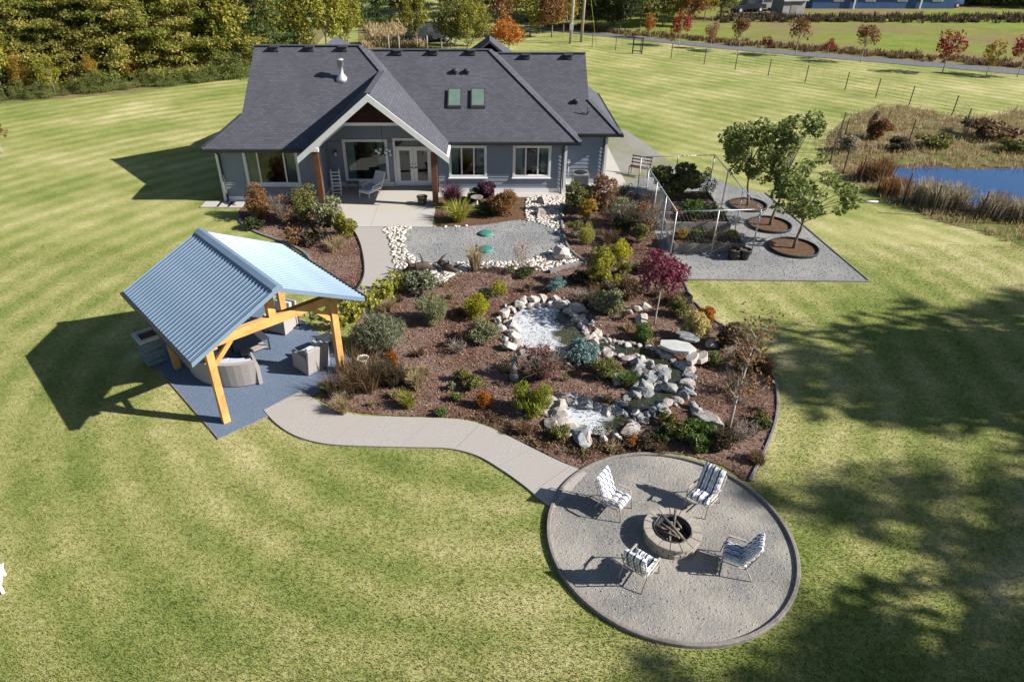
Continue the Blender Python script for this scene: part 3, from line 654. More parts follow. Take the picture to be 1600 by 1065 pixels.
# loose stuff on the ground
def scatter_in(poly, n, seed):
    rng = random.Random(seed); xs = [p[0] for p in poly]; ys = [p[1] for p in poly]; out = []
    while len(out) < n:
        x = rng.uniform(min(xs), max(xs)); y = rng.uniform(min(ys), max(ys))
        if inpoly(x, y, poly): out.append((x, y))
    return out
def chips(name, polys, n, seed, mat, L, z):
    rng = np.random.default_rng(seed); P = []
    for poly, k in zip(polys, n): P += scatter_in(poly, k, seed)
    P = np.array([(x, y, z) for x, y in P]); N = len(P)
    q = leafq(rng, P + rng.uniform(0, .03, (N, 1)) * np.array([0, 0, 1]), np.tile([0, 0, .6], (N, 1)), L, L * .38); q[:, :, 2] = np.maximum(q[:, :, 2], z - .004)
    return stuff(link(name, quads(name, q, mat)))
chips('bark_mulch', [BED, BED2], [26000, 4000], 4, 'chip', 0.085, 0.03)
chips('leaf_litter', [BED, BED2], [3800, 700], 14, 'lf_litter', 0.085, 0.034)
bpy.data.objects['leaf_litter']['label'] = 'fallen straw and brown leaves scattered over the mulch'
bpy.data.objects['bark_mulch']['label'] = 'loose shredded bark mulch covering the planting beds'
def stones(name, pts, seed, mat, lo, hi, z):
    r = random.Random(seed); base = []
    for k in range(8):
        bm = bmesh.new(); bmesh.ops.create_icosphere(bm, subdivisions=1, radius=.5)
        for v in bm.verts: v.co *= r.uniform(.82, 1.12)
        base.append(([tuple(v.co) for v in bm.verts], [tuple(v.index for v in f.verts) for f in bm.faces])); bm.free()
    mb = MB()
    for x, y in pts:
        s = r.uniform(lo, hi); vs_, fs = r.choice(base); a = r.uniform(0, 6.28); m = Matrix.Translation((x, y, z + s * .12)) @ Matrix.Rotation(a, 4, 'Z') @ Matrix.Diagonal((s * 1.25, s * .85, s * .6, 1))
        mb.mesh(vs_, fs, True, m)
    return stuff(mb.build(name, mat))
pp = [q for q in scatter_in(PEB, 5200, 11) if not inpoly(q[0], q[1], GRV)]
def pebble_mat():
    m, N, L, b = nt('river_pebble'); geo = N.new('ShaderNodeNewGeometry')
    r = ramp(N, [(0.0, (0.20, 0.18, 0.165)), (0.35, (0.44, 0.40, 0.35)), (0.7, (0.64, 0.59, 0.53)), (1.0, (0.50, 0.40, 0.34))]); L.new(geo.outputs['Random Per Island'], r.inputs[0])
    L.new(r.outputs[0], b.inputs['Base Color']); b.inputs['Roughness'].default_value = .8; MATS['river_pebble'] = m
pebble_mat()
o = stones('river_pebbles', pp, 5, 'river_pebble', .09, .19, .03); o['label'] = 'pale rounded river pebbles bordering the grey gravel'
gp = scatter_in(GRV, 2600, 12)
def gravel_mat():
    m, N, L, b = nt('gravel_stone'); geo = N.new('ShaderNodeNewGeometry')
    r = ramp(N, [(0.0, (0.10, 0.105, 0.115)), (0.6, (0.24, 0.24, 0.245)), (1.0, (0.46, 0.45, 0.43))]); L.new(geo.outputs['Random Per Island'], r.inputs[0])
    L.new(r.outputs[0], b.inputs['Base Color']); b.inputs['Roughness'].default_value = .85; MATS['gravel_stone'] = m
gravel_mat()
o = stones('loose_gravel', [q for q in scatter_in(YARD, 9000, 13)], 6, 'gravel_stone', .022, .045, .016); o['label'] = 'loose grey crushed gravel on the kitchen garden yard'
fcp = [(x, y) for x, y in scatter_in([(1.3, 7.9), (6.9, 7.9), (6.9, 13.5), (1.3, 13.5)], 1500, 15) if (x - FC.x) ** 2 + (y - FC.y) ** 2 < 2.55 ** 2]
o = stones('loose_stones', fcp, 8, 'gravel_stone', .012, .038, .04); o['label'] = 'small loose stones on the fire circle surface'
o = stones('loose_gravel', gp, 7, 'gravel_stone', .03, .065, .034); o['label'] = 'loose grey crushed gravel in the yard below the patio'
# ------------------------------------------------------------------ house
HL = Vector((-3.2, 32.2, 0.0)); OFF = (HL.x, HL.y, HL.z)
house = thing('house', 'single-storey grey lap-sided house with dark shingle roof and gabled porch', 'house', HL)
def hb(mb, name, mat, parent=None, **k): return mb.build(name, mat, parent or house, OFF, **k)
def siding(mb, P, D, Nrm, x0, x1, z0, z1, holes=(), clip=None, ex=0.19):
    """lap boards on a wall: P origin, D along, Nrm outwards; holes (a,b,c,d) in wall coordinates"""
    D = Vector(D); Nrm = Vector(Nrm); P = Vector(P)
    cuts = sorted(set([z0, z1] + [z0 + i * ex for i in range(int((z1 - z0) / ex) + 1)] + [h[2] for h in holes] + [h[3] for h in holes]))
    cuts = [c for c in cuts if z0 <= c <= z1]
    for a, b in zip(cuts, cuts[1:]):
        if b - a < .004: continue
        xa, xb = (x0, x1) if clip is None else clip((a + b) / 2)
        segs = [(xa, xb)]
        for h in holes:
            if h[2] <= a + .001 and h[3] >= b - .001:
                ns = []
                for s, e in segs:
                    if h[0] > s: ns.append((s, min(e, h[0])))
                    if h[1] < e: ns.append((max(s, h[1]), e))
                segs = [q for q in ns if q[1] - q[0] > .01]
        f = ((a - z0) / ex) % 1.0
        for s, e in segs:
            if e <= s: continue
            p = lambda x, z, o: tuple(P + D * x + Vector((0, 0, z)) + Nrm * o)
            mb.poly([p(s, a, .024), p(e, a, .024), p(e, b, .004), p(s, b, .004)])
            mb.poly([p(s, a, 0), p(e, a, 0), p(e, a, .024), p(s, a, .024)])
FL_Y, FM_Y, FR_Y, PB_Y = 31.63, 32.77, 34.19, 33.6
holeL = (-11.40, -9.03, .93, 2.44); holeM1 = (-1.83, -.17, .92, 2.30); holeM2 = (1.29, 2.95, .92, 2.30); holeP = (-7.10, -5.08, .42, 2.36); holeD = (-4.60, -2.86, .10, 2.40)
mb = MB()
siding(mb, (0, FL_Y, 0), (1, 0, 0), (0, -1, 0), -12.75, -7.92, .25, 2.86, [holeL])
siding(mb, (0, FM_Y, 0), (1, 0, 0), (0, -1, 0), -2.45, 3.80, .25, 2.86, [holeM1, holeM2])
siding(mb, (0, FR_Y, 0), (1, 0, 0), (0, -1, 0), 3.80, 5.96, .25, 2.86)
siding(mb, (0, PB_Y, 0), (1, 0, 0), (0, -1, 0), -7.92, -2.45, .25, 5.1, [holeP, holeD], lambda z: (-7.92, -2.45) if z < 2.6 else (-5.2 - max(0, (5.16 - z) / .8), -5.2 + max(0, (5.16 - z) / .8)))
siding(mb, (-7.92, 0, 0), (0, 1, 0), (1, 0, 0), FL_Y, PB_Y, .25, 2.9)
siding(mb, (-2.45, 0, 0), (0, 1, 0), (-1, 0, 0), FM_Y, PB_Y, .25, 2.9)
siding(mb, (3.80, 0, 0), (0, 1, 0), (1, 0, 0), FM_Y, FR_Y, .25, 2.86)
siding(mb, (5.96, 0, 0), (0, 1, 0), (1, 0, 0), FR_Y, 42.3, .25, 2.86)
siding(mb, (-12.75, 0, 0), (0, 1, 0), (-1, 0, 0), FL_Y, 41.6, .25, 2.86)
siding(mb, (0, 41.6, 0), (1, 0, 0), (0, 1, 0), -12.75, 5.96, .25, 2.86)
hb(mb, 'wall', 'siding')
mb = MB()   # inner faces so that the rooms are closed and dark
mb.poly([(-12.7, 41.5, .1), (5.9, 41.5, .1), (5.9, 41.5, 2.8), (-12.7, 41.5, 2.8)])
mb.poly([(-12.7, 36.5, .1), (5.9, 36.5, .1), (5.9, 36.5, 2.8), (-12.7, 36.5, 2.8)])
mb.poly([(-12.7, 31.7, 2.62), (-7.98, 31.7, 2.62), (-7.98, 33.66, 2.62), (-2.40, 33.66, 2.62), (-2.40, 32.84, 2.62), (3.74, 32.84, 2.62), (3.74, 34.26, 2.62), (5.9, 34.26, 2.62), (5.9, 41.5, 2.62), (-12.7, 41.5, 2.62)])
for x in (-12.7, -8.0, -2.35, 3.7): mb.poly([(x, 31.7 if x < -5 else 33.0, .1), (x, 41.5, .1), (x, 41.5, 2.62), (x, 31.7 if x < -5 else 33.0, 2.62)])
hb(mb, 'room', 'room_wall')
mb = MB(); mb.poly([(-12.7, 31.66, .09), (-7.95, 31.66, .09), (-7.95, 33.62, .09), (-2.42, 33.62, .09), (-2.42, 32.8, .09), (3.78, 32.8, .09), (3.78, 34.2, .09), (5.9, 34.2, .09), (5.9, 41.5, .09), (-12.7, 41.5, .09)]); hb(mb, 'floor', 'room_floor')
mb = MB()   # base boards and corner boards
for x0, x1, y in ((-12.79, -7.88, FL_Y), (-2.45, 3.84, FM_Y), (3.86, 6.0, FR_Y)): mb.b2((x0, y - .035, 0), (x1, y + .02, .27))
mb.b2((-7.92, PB_Y - .035, .076), (-4.74, PB_Y + .02, .30))
mb.b2((-7.95, FL_Y, 0), (-7.885, PB_Y, .27)); mb.b2((3.78, FM_Y, 0), (3.835, FR_Y, .27))
for x, y in ((-12.72, FL_Y), (-7.95, FL_Y), (3.75, FM_Y), (5.92, FR_Y)):
    mb.b2((x - .055, y - .04, .27), (x + .065, y + .07, 2.70))
hb(mb, 'base_board', 'white_trim')
# roof planes (main pitch 0.67, porch 0.8)
def zl(y): return 2.66 + .67 * (y - 31.30)
def zm(y): return 2.66 + .67 * (y - 32.43)
def zr(y): return 2.66 + .67 * (y - 33.86)
LA = [(-13.22, 31.30, 2.66), (-8.51, 31.30, 2.66), (-5.2, 35.185, 5.31), (-6.39, 36.60, 6.26), (-11.65, 36.60, 6.26), (-11.65, 33.0, zl(33.0))]
roof = MB()
roof.slab(LA, .14)
roof.slab([(-13.22, 31.30, 2.66), (-11.65, 33.0, zl(33)), (-11.65, 40.2, zl(33)), (-13.22, 41.97, 2.66)], .14)
roof.slab([(-11.65, 36.6, 6.26), (-6.39, 36.6, 6.26), (-4.0, 39.0, 4.65), (-4.0, 41.97, 2.66), (-13.22, 41.97, 2.66), (-11.65, 40.2, zl(33))], .14)
roof.slab([(-5.2, 30.45, 5.31), (-5.2, 35.185, 5.31), (-8.51, 31.30, 2.66), (-8.51, 30.45, 2.66)], .14)
roof.slab([(-5.2, 30.45, 5.31), (-1.89, 30.45, 2.66), (-1.89, 32.43, 2.66), (-6.0, 37.3, 5.95), (-6.39, 36.60, 6.26), (-5.2, 35.185, 5.31)], .14)
roof.slab([(-1.89, 32.43, 2.66), (4.37, 32.43, 2.66), (.06, 37.3, 5.95), (-6.0, 37.3, 5.95)], .14)
roof.slab([(4.37, 32.43, 2.66), (4.37, 33.86, 2.66), (.47, 38.25, 5.64), (.06, 37.3, 5.95)], .14)
roof.slab([(-6.0, 37.3, 5.95), (.06, 37.3, 5.95), (.47, 38.25, 5.64), (2.0, 42.3, 2.6), (-6.0, 42.3, 2.6)], .14)
RA = [(4.37, 33.86, 2.66), (6.53, 33.86, 2.66), (5.08, 35.68, zr(35.68)), (5.08, 38.25, 5.64), (.47, 38.25, 5.64)]
roof.slab(RA, .14)
roof.slab([(6.53, 33.86, 2.66), (6.53, 42.7, 2.66), (5.08, 40.8, zr(35.68)), (5.08, 35.68, zr(35.68))], .14)
roof.slab([(.47, 38.25, 5.64), (5.08, 38.25, 5.64), (5.08, 40.8, zr(35.68)), (6.53, 42.7, 2.66), (1.0, 42.7, 2.66)], .14)
# two rear wing roofs whose hips show over the ridge
for cx, py, pz in ((-8.25, 40.0, 6.20), (.07, 40.2, 6.20)):
    ys_ = 38.5 if cx > -1 else 37.0
    for sx in (-1, 1): roof.slab([(cx, ys_, pz), (cx, py, pz), (cx + sx * 4.2, py + 4.0, 2.9), (cx + sx * 4.2, ys_, 2.9)], .12)
    roof.slab([(cx, py, pz), (cx - 4.2, py + 4.0, 2.9), (cx + 4.2, py + 4.0, 2.9)], .12)
roof_o = hb(roof, 'roof', 'shingles', uv=True)
mb = MB()   # gable ends of the upper roof and wing walls
mb.poly([(-11.62, 33.1, 3.75), (-11.62, 36.6, 6.1), (-11.62, 40.1, 3.75)]); mb.poly([(5.05, 35.7, 3.8), (5.05, 38.25, 5.5), (5.05, 40.7, 3.8)])
for cx in (-8.25, .07): mb.b2((cx - 3.9, 41.4, 0), (cx + 3.9, 43.8, 2.85))
hb(mb, 'gable_wall', 'siding')
# ridge and hip caps
for a, b in (((-11.65, 36.6, 6.265), (-6.39, 36.6, 6.265)), ((-6.39, 36.6, 6.265), (-5.2, 35.185, 5.315)), ((-5.2, 35.185, 5.315), (-5.2, 30.45, 5.315)), ((-6.0, 37.3, 5.955), (.06, 37.3, 5.955)), ((.06, 37.3, 5.955), (4.37, 32.43, 2.665)), ((.47, 38.25, 5.645), (5.08, 38.25, 5.645)), ((5.08, 35.68, zr(35.68) + .005), (6.53, 33.86, 2.665)), ((-11.65, 33, zl(33) + .005), (-13.22, 31.30, 2.665))):
    mb = MB(); mb.bar(a, b, .26, .035); hb(mb, 'ridge_cap', 'shingles', roof_o, uv=True)
# gutters and downpipes
for a, b in (((-13.24, 31.27, 2.57), (-8.6, 31.27, 2.57)), ((-1.86, 32.40, 2.57), (4.40, 32.40, 2.57)), ((4.46, 33.83, 2.57), (6.56, 33.83, 2.57)), ((6.59, 33.7, 2.57), (6.59, 42.7, 2.57)), ((-13.28, 31.2, 2.57), (-13.28, 41.9, 2.57))):
    mb = MB(); mb.bar(a, b, .12, .13); hb(mb, 'gutter', 'black_metal')
for x, y in ((-12.58, FL_Y), (3.60, FM_Y), (5.78, FR_Y)):
    mb = MB(); mb.tube([(x, y - .40, 2.52), (x, y - .12, 2.36), (x, y - .09, 2.2), (x, y - .09, .12), (x, y - .25, .06)], .045, 8); hb(mb, 'downpipe', 'black_metal')
for a, b, y in ((-13.1, -7.95, FL_Y), (-1.9, 4.3, FM_Y), (4.3, 6.45, FR_Y)):
    mb = MB(); mb.b2((a, y - .30, 2.50), (b, y + .02, 2.53)); mb.b2((a, y - .05, 2.40), (b, y - .03, 2.50)); hb(mb, 'soffit', 'white_trim')
# windows
def window(x0, x1, z0, z1, y, bars, sashes=True, curt=True):
    """casing, sill, sash bars, panes and curtains; x0..z1 is the opening"""
    mb = MB(); t = .10
    mb.b2((x0 - t, y - .05, z0 - t), (x0, y + .06, z1 + t)); mb.b2((x1, y - .05, z0 - t), (x1 + t, y + .06, z1 + t))
    mb.b2((x0, y - .05, z1), (x1, y + .06, z1 + t)); mb.b2((x0, y - .05, z0 - t), (x1, y + .06, z0))
    w = hb(mb, 'window', 'white_trim')
    mb = MB(); mb.b2((x0 - t - .04, y - .10, z0 - t - .045), (x1 + t + .04, y + .02, z0 - t - .002)); hb(mb, 'sill', 'white_trim', w)
    xs = [x0] + bars + [x1]
    for i in range(len(xs) - 1):
        a, b = xs[i], xs[i + 1]; mb = MB(); s = .035
        for q in (((a, z0), (a + s, z1)), ((b - s, z0), (b, z1)), ((a + s, z0), (b - s, z0 + s)), ((a + s, z1 - s), (b - s, z1))): mb.b2((q[0][0], y - .005 - .004 * i, q[0][1]), (q[1][0], y + .045, q[1][1]))
        hb(mb, 'sash', 'white_paint', w)
        mb = MB(); mb.poly([(a + s, y + .02, z0 + s), (b - s, y + .02, z0 + s), (b - s, y + .02, z1 - s), (a + s, y + .02, z1 - s)]); hb(mb, 'pane', 'window_glass', w)
    if curt:
        for a, b in ((x0 + .02, x0 + (x1 - x0) * .22), (x1 - (x1 - x0) * .22, x1 - .02)):
            mb = MB(); n = 14; vs_ = []
            for i in range(n + 1):
                x = a + (b - a) * i / n; vs_ += [(x, y + .14 + .025 * (i % 2), z0 - .1), (x, y + .14 + .025 * (i % 2), z1 + .05)]
            mb.mesh(vs_, [(2 * i, 2 * i + 2, 2 * i + 3, 2 * i + 1) for i in range(n)], True); hb(mb, 'curtain', 'curtain', w)
    return w
window(*holeL, FL_Y, [-10.83, -9.60])
window(*holeM1, FM_Y, [-1.30, -.70]); window(*holeM2, FM_Y, [1.82, 2.42])
window(*holeP, PB_Y, [])
# french doors with transom
x0, x1 = holeD[0], holeD[1]; mb = MB(); t = .11
mb.b2((x0 - t, PB_Y - .05, .08), (x0, PB_Y + .06, 2.52)); mb.b2((x1, PB_Y - .05, .08), (x1 + t, PB_Y + .06, 2.52)); mb.b2((x0, PB_Y - .05, 2.40), (x1, PB_Y + .06, 2.52)); mb.b2((x0, PB_Y - .04, 2.04), (x1, PB_Y + .055, 2.10))
dframe = hb(mb, 'door_frame', 'white_trim'); mb = MB(); mb.poly([(x0, PB_Y + .03, 2.10), (x1, PB_Y + .03, 2.10), (x1, PB_Y + .03, 2.40), (x0, PB_Y + .03, 2.40)]); hb(mb, 'transom_pane', 'window_glass', dframe)
xm = (x0 + x1) / 2
for i, (a, b) in enumerate(((x0 + .01, xm - .006), (xm + .006, x1 - .01))):
    mb = MB(); s = .17
    for q in (((a, .10), (a + s, 2.03)), ((b - s, .10), (b, 2.03)), ((a + s, .10), (b - s, .36)), ((a + s, 1.90), (b - s, 2.03))): mb.b2((q[0][0], PB_Y - .015, q[0][1]), (q[1][0], PB_Y + .03, q[1][1]))
    d = hb(mb, 'door', 'white_paint'); mb = MB(); mb.poly([(a + s, PB_Y + .01, .36), (b - s, PB_Y + .01, .36), (b - s, PB_Y + .01, 1.90), (a + s, PB_Y + .01, 1.90)]); hb(mb, 'pane', 'window_glass', d)
    hx = b - .07 if i == 0 else a + .07
    mb = MB(); mb.lathe([(.0, .02), (.035, .02), (.035, 0), (.0, 0)], 10, (0, 0, 0)); 
    mb = MB(); mb.bar((hx, PB_Y - .02, 1.05), (hx, PB_Y - .05, 1.05), .06, .06); mb.bar((hx, PB_Y - .06, 1.05), (hx + (.12 if i else -.12), PB_Y - .06, 1.05), .02, .025); mb.bar((hx, PB_Y - .02, 1.22), (hx, PB_Y - .04, 1.22), .05, .05); hb(mb, 'handle', 'black_metal', d)
# porch: posts, gable face, barge boards, clipped opening trim
for x in (-7.88, -2.50):
    mb = MB(); mb.b2((x - .13, 30.82, .07), (x + .13, 31.08, 2.82)); hb(mb, 'porch_post', 'post_brown', bevel=.01)
    mb = MB(); mb.b2((x - .17, 30.78, 2.68), (x + .17, 31.12, 2.84)); hb(mb, 'post_cap', 'white_trim')
mb = MB(); Yg = 30.93
pk = 5.31 - .17
gz = lambda x: pk - .8 * abs(x + 5.2)
mb.mesh([(-8.15, Yg, gz(-8.15)), (-5.2, Yg, pk), (-2.25, Yg, gz(-2.25)), (-2.42, Yg, 2.76), (-3.91, Yg, 3.93), (-6.49, Yg, 3.93), (-7.98, Yg, 2.76)], [(0, 6, 5, 1), (1, 5, 4), (1, 4, 3, 2)])
hb(mb, 'gable_face', 'shake')
nsh = 0
for r_ in range(6):     # shake courses on the gable face, each shake proud of the face
    z = 3.99 + r_ * .19; w = max(0, (pk - .10 - z - .1) / .8); x = -5.2 - w + .08
    while x < -5.2 + w - .08:
        ww = random.Random(nsh).uniform(.12, .2); mb = MB(); mb.box((x + ww / 2, Yg - .022, z + .09), (ww - .012, .03 + .01 * (nsh % 2), .186)); hb(mb, 'shake', 'shake'); x += ww; nsh += 1
mb = MB(); mb.bar((-6.49, Yg - .03, 3.90), (-3.91, Yg - .03, 3.90), .10, .13); mb.bar((-6.46, Yg - .035, 3.91), (-7.98, Yg - .035, 2.74), .11, .13); mb.bar((-3.94, Yg - .035, 3.91), (-2.42, Yg - .035, 2.74), .11, .13); hb(mb, 'opening_trim', 'white_trim')
for sx in (-1, 1):
    mb = MB(); a = Vector((-5.2, 30.42, 5.31 - .12)); b = Vector((-5.2 + sx * 3.42, 30.42, 5.31 - .8 * 3.42 - .12))
    mb.bar(a, b, .05, .27, (0, 1, 0)) if False else mb.mesh([(a.x, 30.40, a.z + .10), (a.x, 30.40, a.z - .22), (b.x, 30.40, b.z - .20), (b.x, 30.40, b.z + .10), (a.x, 30.45, a.z + .10), (a.x, 30.45, a.z - .22), (b.x, 30.45, b.z - .20), (b.x, 30.45, b.z + .10)], [(0, 1, 2, 3), (7, 6, 5, 4), (0, 3, 7, 4), (1, 5, 6, 2), (3, 2, 6, 7), (0, 4, 5, 1)])
    hb(mb, 'barge_board', 'white_trim')
    mb = MB(); mb.b2((-5.2 + sx * 3.36 - .05, 30.45, 2.42), (-5.2 + sx * 3.36 + .05, 32.3 if sx > 0 else 31.3, 2.55)); hb(mb, 'porch_beam', 'white_trim')
# roof furniture
def on(zf, x, y, dz=0): return (x, y, zf(y) + dz)
for zf, pts in ((zl, ((-10.59, 36.35), (-8.84, 36.35), (-7.19, 36.35))), (zm, ((-4.57, 37.05), (-2.76, 37.05), (-.85, 37.05))), (zr, ((1.97, 37.95), (4.17, 37.95)))):
    for x, y in pts:
        mb = MB(); p = on(zf, x, y); mb.box((p[0], p[1], p[2] + .10), (.42, .30, .20), None, .72); mb.box((p[0], p[1] - .02, p[2] + .205), (.46, .36, .03)); hb(mb, 'roof_vent', 'dark_vent')
for x in (-1.66, -1.06):
    mb = MB(); p = on(zm, x, 36.0); mb.lathe([(.0, .22), (.16, .20), (.17, .12), (.12, .08), (.12, -.15)], 12, p); hb(mb, 'roof_vent', 'dark_vent')
mb = MB(); p = on(zr, 4.41, 35.47); mb.lathe([(.0, .20), (.15, .18), (.16, .1), (.11, .06), (.11, -.15)], 12, p); hb(mb, 'roof_vent', 'dark_vent')
mb = MB(); p = on(zr, 4.95, 34.85); mb.tube([p, (p[0], p[1], p[2] + .5)], .02, 6); mb.tube([(p[0] - .35, p[1], p[2] + .12), (p[0], p[1], p[2] + .06)], .018, 6); mb.tube([(p[0], p[1], p[2] + .06), (p[0] + .1, p[1] - .05, p[2] + .2)], .018, 6); hb(mb, 'antenna', 'black_metal')
mb = MB(); p = on(zl, -7.11, 34.83); mb.lathe([(.0, .0), (.30, -.16), (.26, .04), (.13, .22), (.105, .26), (.105, .62), (.16, .62), (.16, .86), (.17, .86), (.17, .90), (.0, .92)], 16, p); hb(mb, 'flue', 'galv')
for x0_, x1_ in ((-1.93, -1.37), (-.80, -.21)):
    ya, yb = 34.13, 34.98; mb = MB()
    sl = lambda x, y, h: (x, y, zm(y) + h)
    lo = [sl(x0_ - .05, ya - .05, -.02), sl(x1_ + .05, ya - .05, -.02), sl(x1_ + .05, yb + .05, -.02), sl(x0_ - .05, yb + .05, -.02)]; hi = [(p_[0], p_[1], p_[2] + .17) for p_ in lo]
    mb.mesh(lo + hi, [(4, 5, 6, 7), (0, 1, 5, 4), (1, 2, 6, 5), (2, 3, 7, 6), (3, 0, 4, 7)]); sk = hb(mb, 'skylight', 'dark_vent')
    mb = MB(); mb.poly([sl(x0_, ya, .158), sl(x1_, ya, .158), sl(x1_, yb, .158), sl(x0_, yb, .158)]); hb(mb, 'skylight_pane', 'skylight_glass', sk)
# wall lamps, hose bib, chandelier
for x, y, nrm in ((-7.55, PB_Y - .06, 0), (-4.83, PB_Y - .06, 0)):
    mb = MB(); mb.b2((x - .05, y - .02, 1.72), (x + .05, y + .06, 1.9)); mb.tube([(x, y, 1.86), (x, y - .1, 1.92), (x, y - .14, 1.86)], .012, 6); w_ = hb(mb, 'wall_lamp', 'black_metal')
    mb = MB(); mb.lathe([(.0, .12), (.05, .10), (.075, 0), (.06, -.06), (.0, -.07)], 12, (x, y - .14, 1.76)); hb(mb, 'lamp_shade', 'lamp_glass', w_)
mb = MB(); mb.b2((-2.06, FM_Y - .05, .42), (-1.94, FM_Y - .01, .56)); mb.tube([(-2.0, FM_Y - .04, .5), (-2.0, FM_Y - .14, .46)], .018, 6); mb.tube([(-2.05, FM_Y - .13, .53), (-1.95, FM_Y - .13, .53)], .012, 6); hb(mb, 'hose_tap', 'black_metal')
mb = MB(); mb.b2((4.02, FR_Y - .07, 1.1), (4.16, FR_Y - .02, 1.28)); mb.tube([(4.09, FR_Y - .05, 1.1), (4.09, FR_Y - .05, .4)], .015, 6); hb(mb, 'power_box', 'white_paint')
ch = thing('chandelier', 'black iron chandelier hanging on a rod inside the porch gable', 'chandelier', (-4.95, 31.9, 2.25)); mb = MB()
mb.tube([(0, 0, 2.7), (0, 0, .35)], .012, 6); mb.lathe([(.0, .4), (.05, .38), (.03, .1), (.06, 0), (.0, -.05)], 10)
for k in range(6):
    a = k * math.pi / 3; c_, s_ = math.cos(a), math.sin(a); mb.tube([(0, 0, .05), (.15 * c_, .15 * s_, -.06), (.3 * c_, .3 * s_, .02), (.32 * c_, .32 * s_, .08)], .012, 5)
mb.build('frame', 'black_metal', ch)
for k in range(6):
    a = k * math.pi / 3; mb = MB(); mb.lathe([(.03, 0), (.07, .05), (.075, .13), (.06, .13), (.025, .01)], 10, (.32 * math.cos(a), .32 * math.sin(a), .08)); mb.build('lamp_shade', 'lamp_glass', ch)
# air conditioner
ac = thing('air_conditioner', 'grey ribbed air conditioning unit on a slab beside the house wall', 'air conditioner', (4.62, 33.35, .056)); mb = MB()
mb.box((0, 0, .42), (.78, .78, .80)); mb.build('cabinet', 'ac_grey', ac, bevel=.04)
for s_ in (-1, 1):
    for i in range(11):
        mb = MB(); mb.box((-.33 + i * .066, s_ * .395, .42), (.022, .02, .70)); mb.build('louvre', 'ac_grey', ac)
mb = MB(); mb.lathe([(.0, .86), (.3, .85), (.36, .82), (.36, .80)], 20); mb.build('fan_grille', 'black_metal', ac); mb = MB(); mb.box((0, 0, -.015), (.9, .9, .07)); mb.build('base', 'concrete', ac)
# porch furniture
def lounge():
    o = thing('wicker_lounge', 'white wicker lounge chair with pale cushion on the porch', 'chair', (-5.75, 32.35, .076), math.radians(150)); mb = MB()
    mb.box((0, .1, .30), (.62, 1.0, .08)); mb.build('seat', 'white_paint', o, bevel=.02)
    mb = MB(); mb.box((0, -.62, .62), (.62, .06, .82), Matrix.Rotation(math.radians(35), 3, 'X')); mb.build('backrest', 'white_paint', o, bevel=.02)
    mb = MB(); mb.box((0, .12, .38), (.56, .92, .09)); mb.build('cushion', 'cushion_grey', o, bevel=.03)
    for x in (-.28, .28):
        for y in (-.36, .54):
            mb = MB(); mb.tube([(x, y, .27), (x * 1.08, y * 1.05, 0)], [.03, .02], 6); mb.build('leg', 'white_paint', o)
        mb = MB(); mb.tube([(x * 1.05, .3, .3), (x * 1.1, .25, .52), (x * 1.1, -.4, .56), (x * 1.05, -.55, .6)], .03, 6); mb.build('armrest', 'white_paint', o)
lounge()
o = thing('plant_rack', 'white slatted trellis rack leaning against the porch side wall', 'rack', (-7.45, 32.3, .076), math.radians(5))
for x in (-.2, .2):
    mb = MB(); mb.bar((x, 0, 0), (x, .18, 1.25), .04, .03); mb.build('upright', 'white_paint', o)
    mb = MB(); mb.bar((x, .5, 0), (x, .18, 1.25), .03, .03); mb.build('rear_leg', 'white_paint', o)
for k in range(7):
    mb = MB(); f = .12 + k * .165; mb.bar((-.24, .18 * f / 1.25 - .02, f), (.24, .18 * f / 1.25 - .02, f), .025, .04); mb.build('slat', 'white_paint', o)
o = thing('side_table', 'low dark wooden side table beside the white lounge chair', 'table', (-6.75, 32.8, .076)); mb = MB(); mb.box((0, 0, .45), (.6, .45, .05)); mb.build('table_top', 'old_wood', o)
for x in (-.26, .26):
    for y in (-.18, .18): mb = MB(); mb.box((x, y, .21), (.05, .05, .43)); mb.build('leg', 'old_wood', o)
def pot(name, label, loc, r, h, mat, cat='pot', soil=True, group=None):
    o = thing(name, label, cat, loc, 0, group); mb = MB(); mb.lathe([(0, 0), (r * .72, 0), (r * .85, h * .4), (r * .96, h * .9), (r * 1.05, h * .9), (r * 1.05, h), (r * .93, h), (r * .88, h * .8), (0, h * .8)], 22); mb.build('body', mat, o)
    if soil: mb = MB(); mb.lathe([(0, h * .84), (r * .9, h * .83)], 22); mb.build('soil', 'soil', o)
    return o
p = G(664, 322); pot('planter_pot', 'dark glazed pot standing on the patio by the porch post', (-3.15, 31.1, .076), .25, .40, 'glazed_pot')
# ------------------------------------------------------------------ timber pavilion
RZ = math.radians(42)
pav = thing('pavilion', 'timber-framed garden pavilion with blue ribbed metal gable roof', 'pavilion', (-7.06, 17.32, .034), RZ)
PX_, PY_ = 1.84, 1.76
def pb(mb, name, mat, parent=None, **k): return mb.build(name, mat, parent or pav, **k)
for sx in (-1, 1):
    for sy in (-1, 1):
        mb = MB(); mb.box((sx * PX_, sy * PY_, 1.28), (.20, .20, 2.56)); pb(mb, 'post', 'timber', bevel=.012)
        for (a, b) in ((((sx * PX_) - sx * .08, sy * PY_, 1.85), (sx * PX_ - sx * .68, sy * PY_, 2.45)), ((sx * PX_, sy * PY_ - sy * .08, 1.9), (sx * PX_, sy * PY_ - sy * .72, 2.58))):
            mb = MB(); mb.bar(a, b, .09, .13); pb(mb, 'brace', 'timber')
    mb = MB(); mb.b2((sx * PX_ - .11, -2.25, 2.562), (sx * PX_ + .11, 2.25, 2.80)); pb(mb, 'plate_beam', 'timber', bevel=.012)
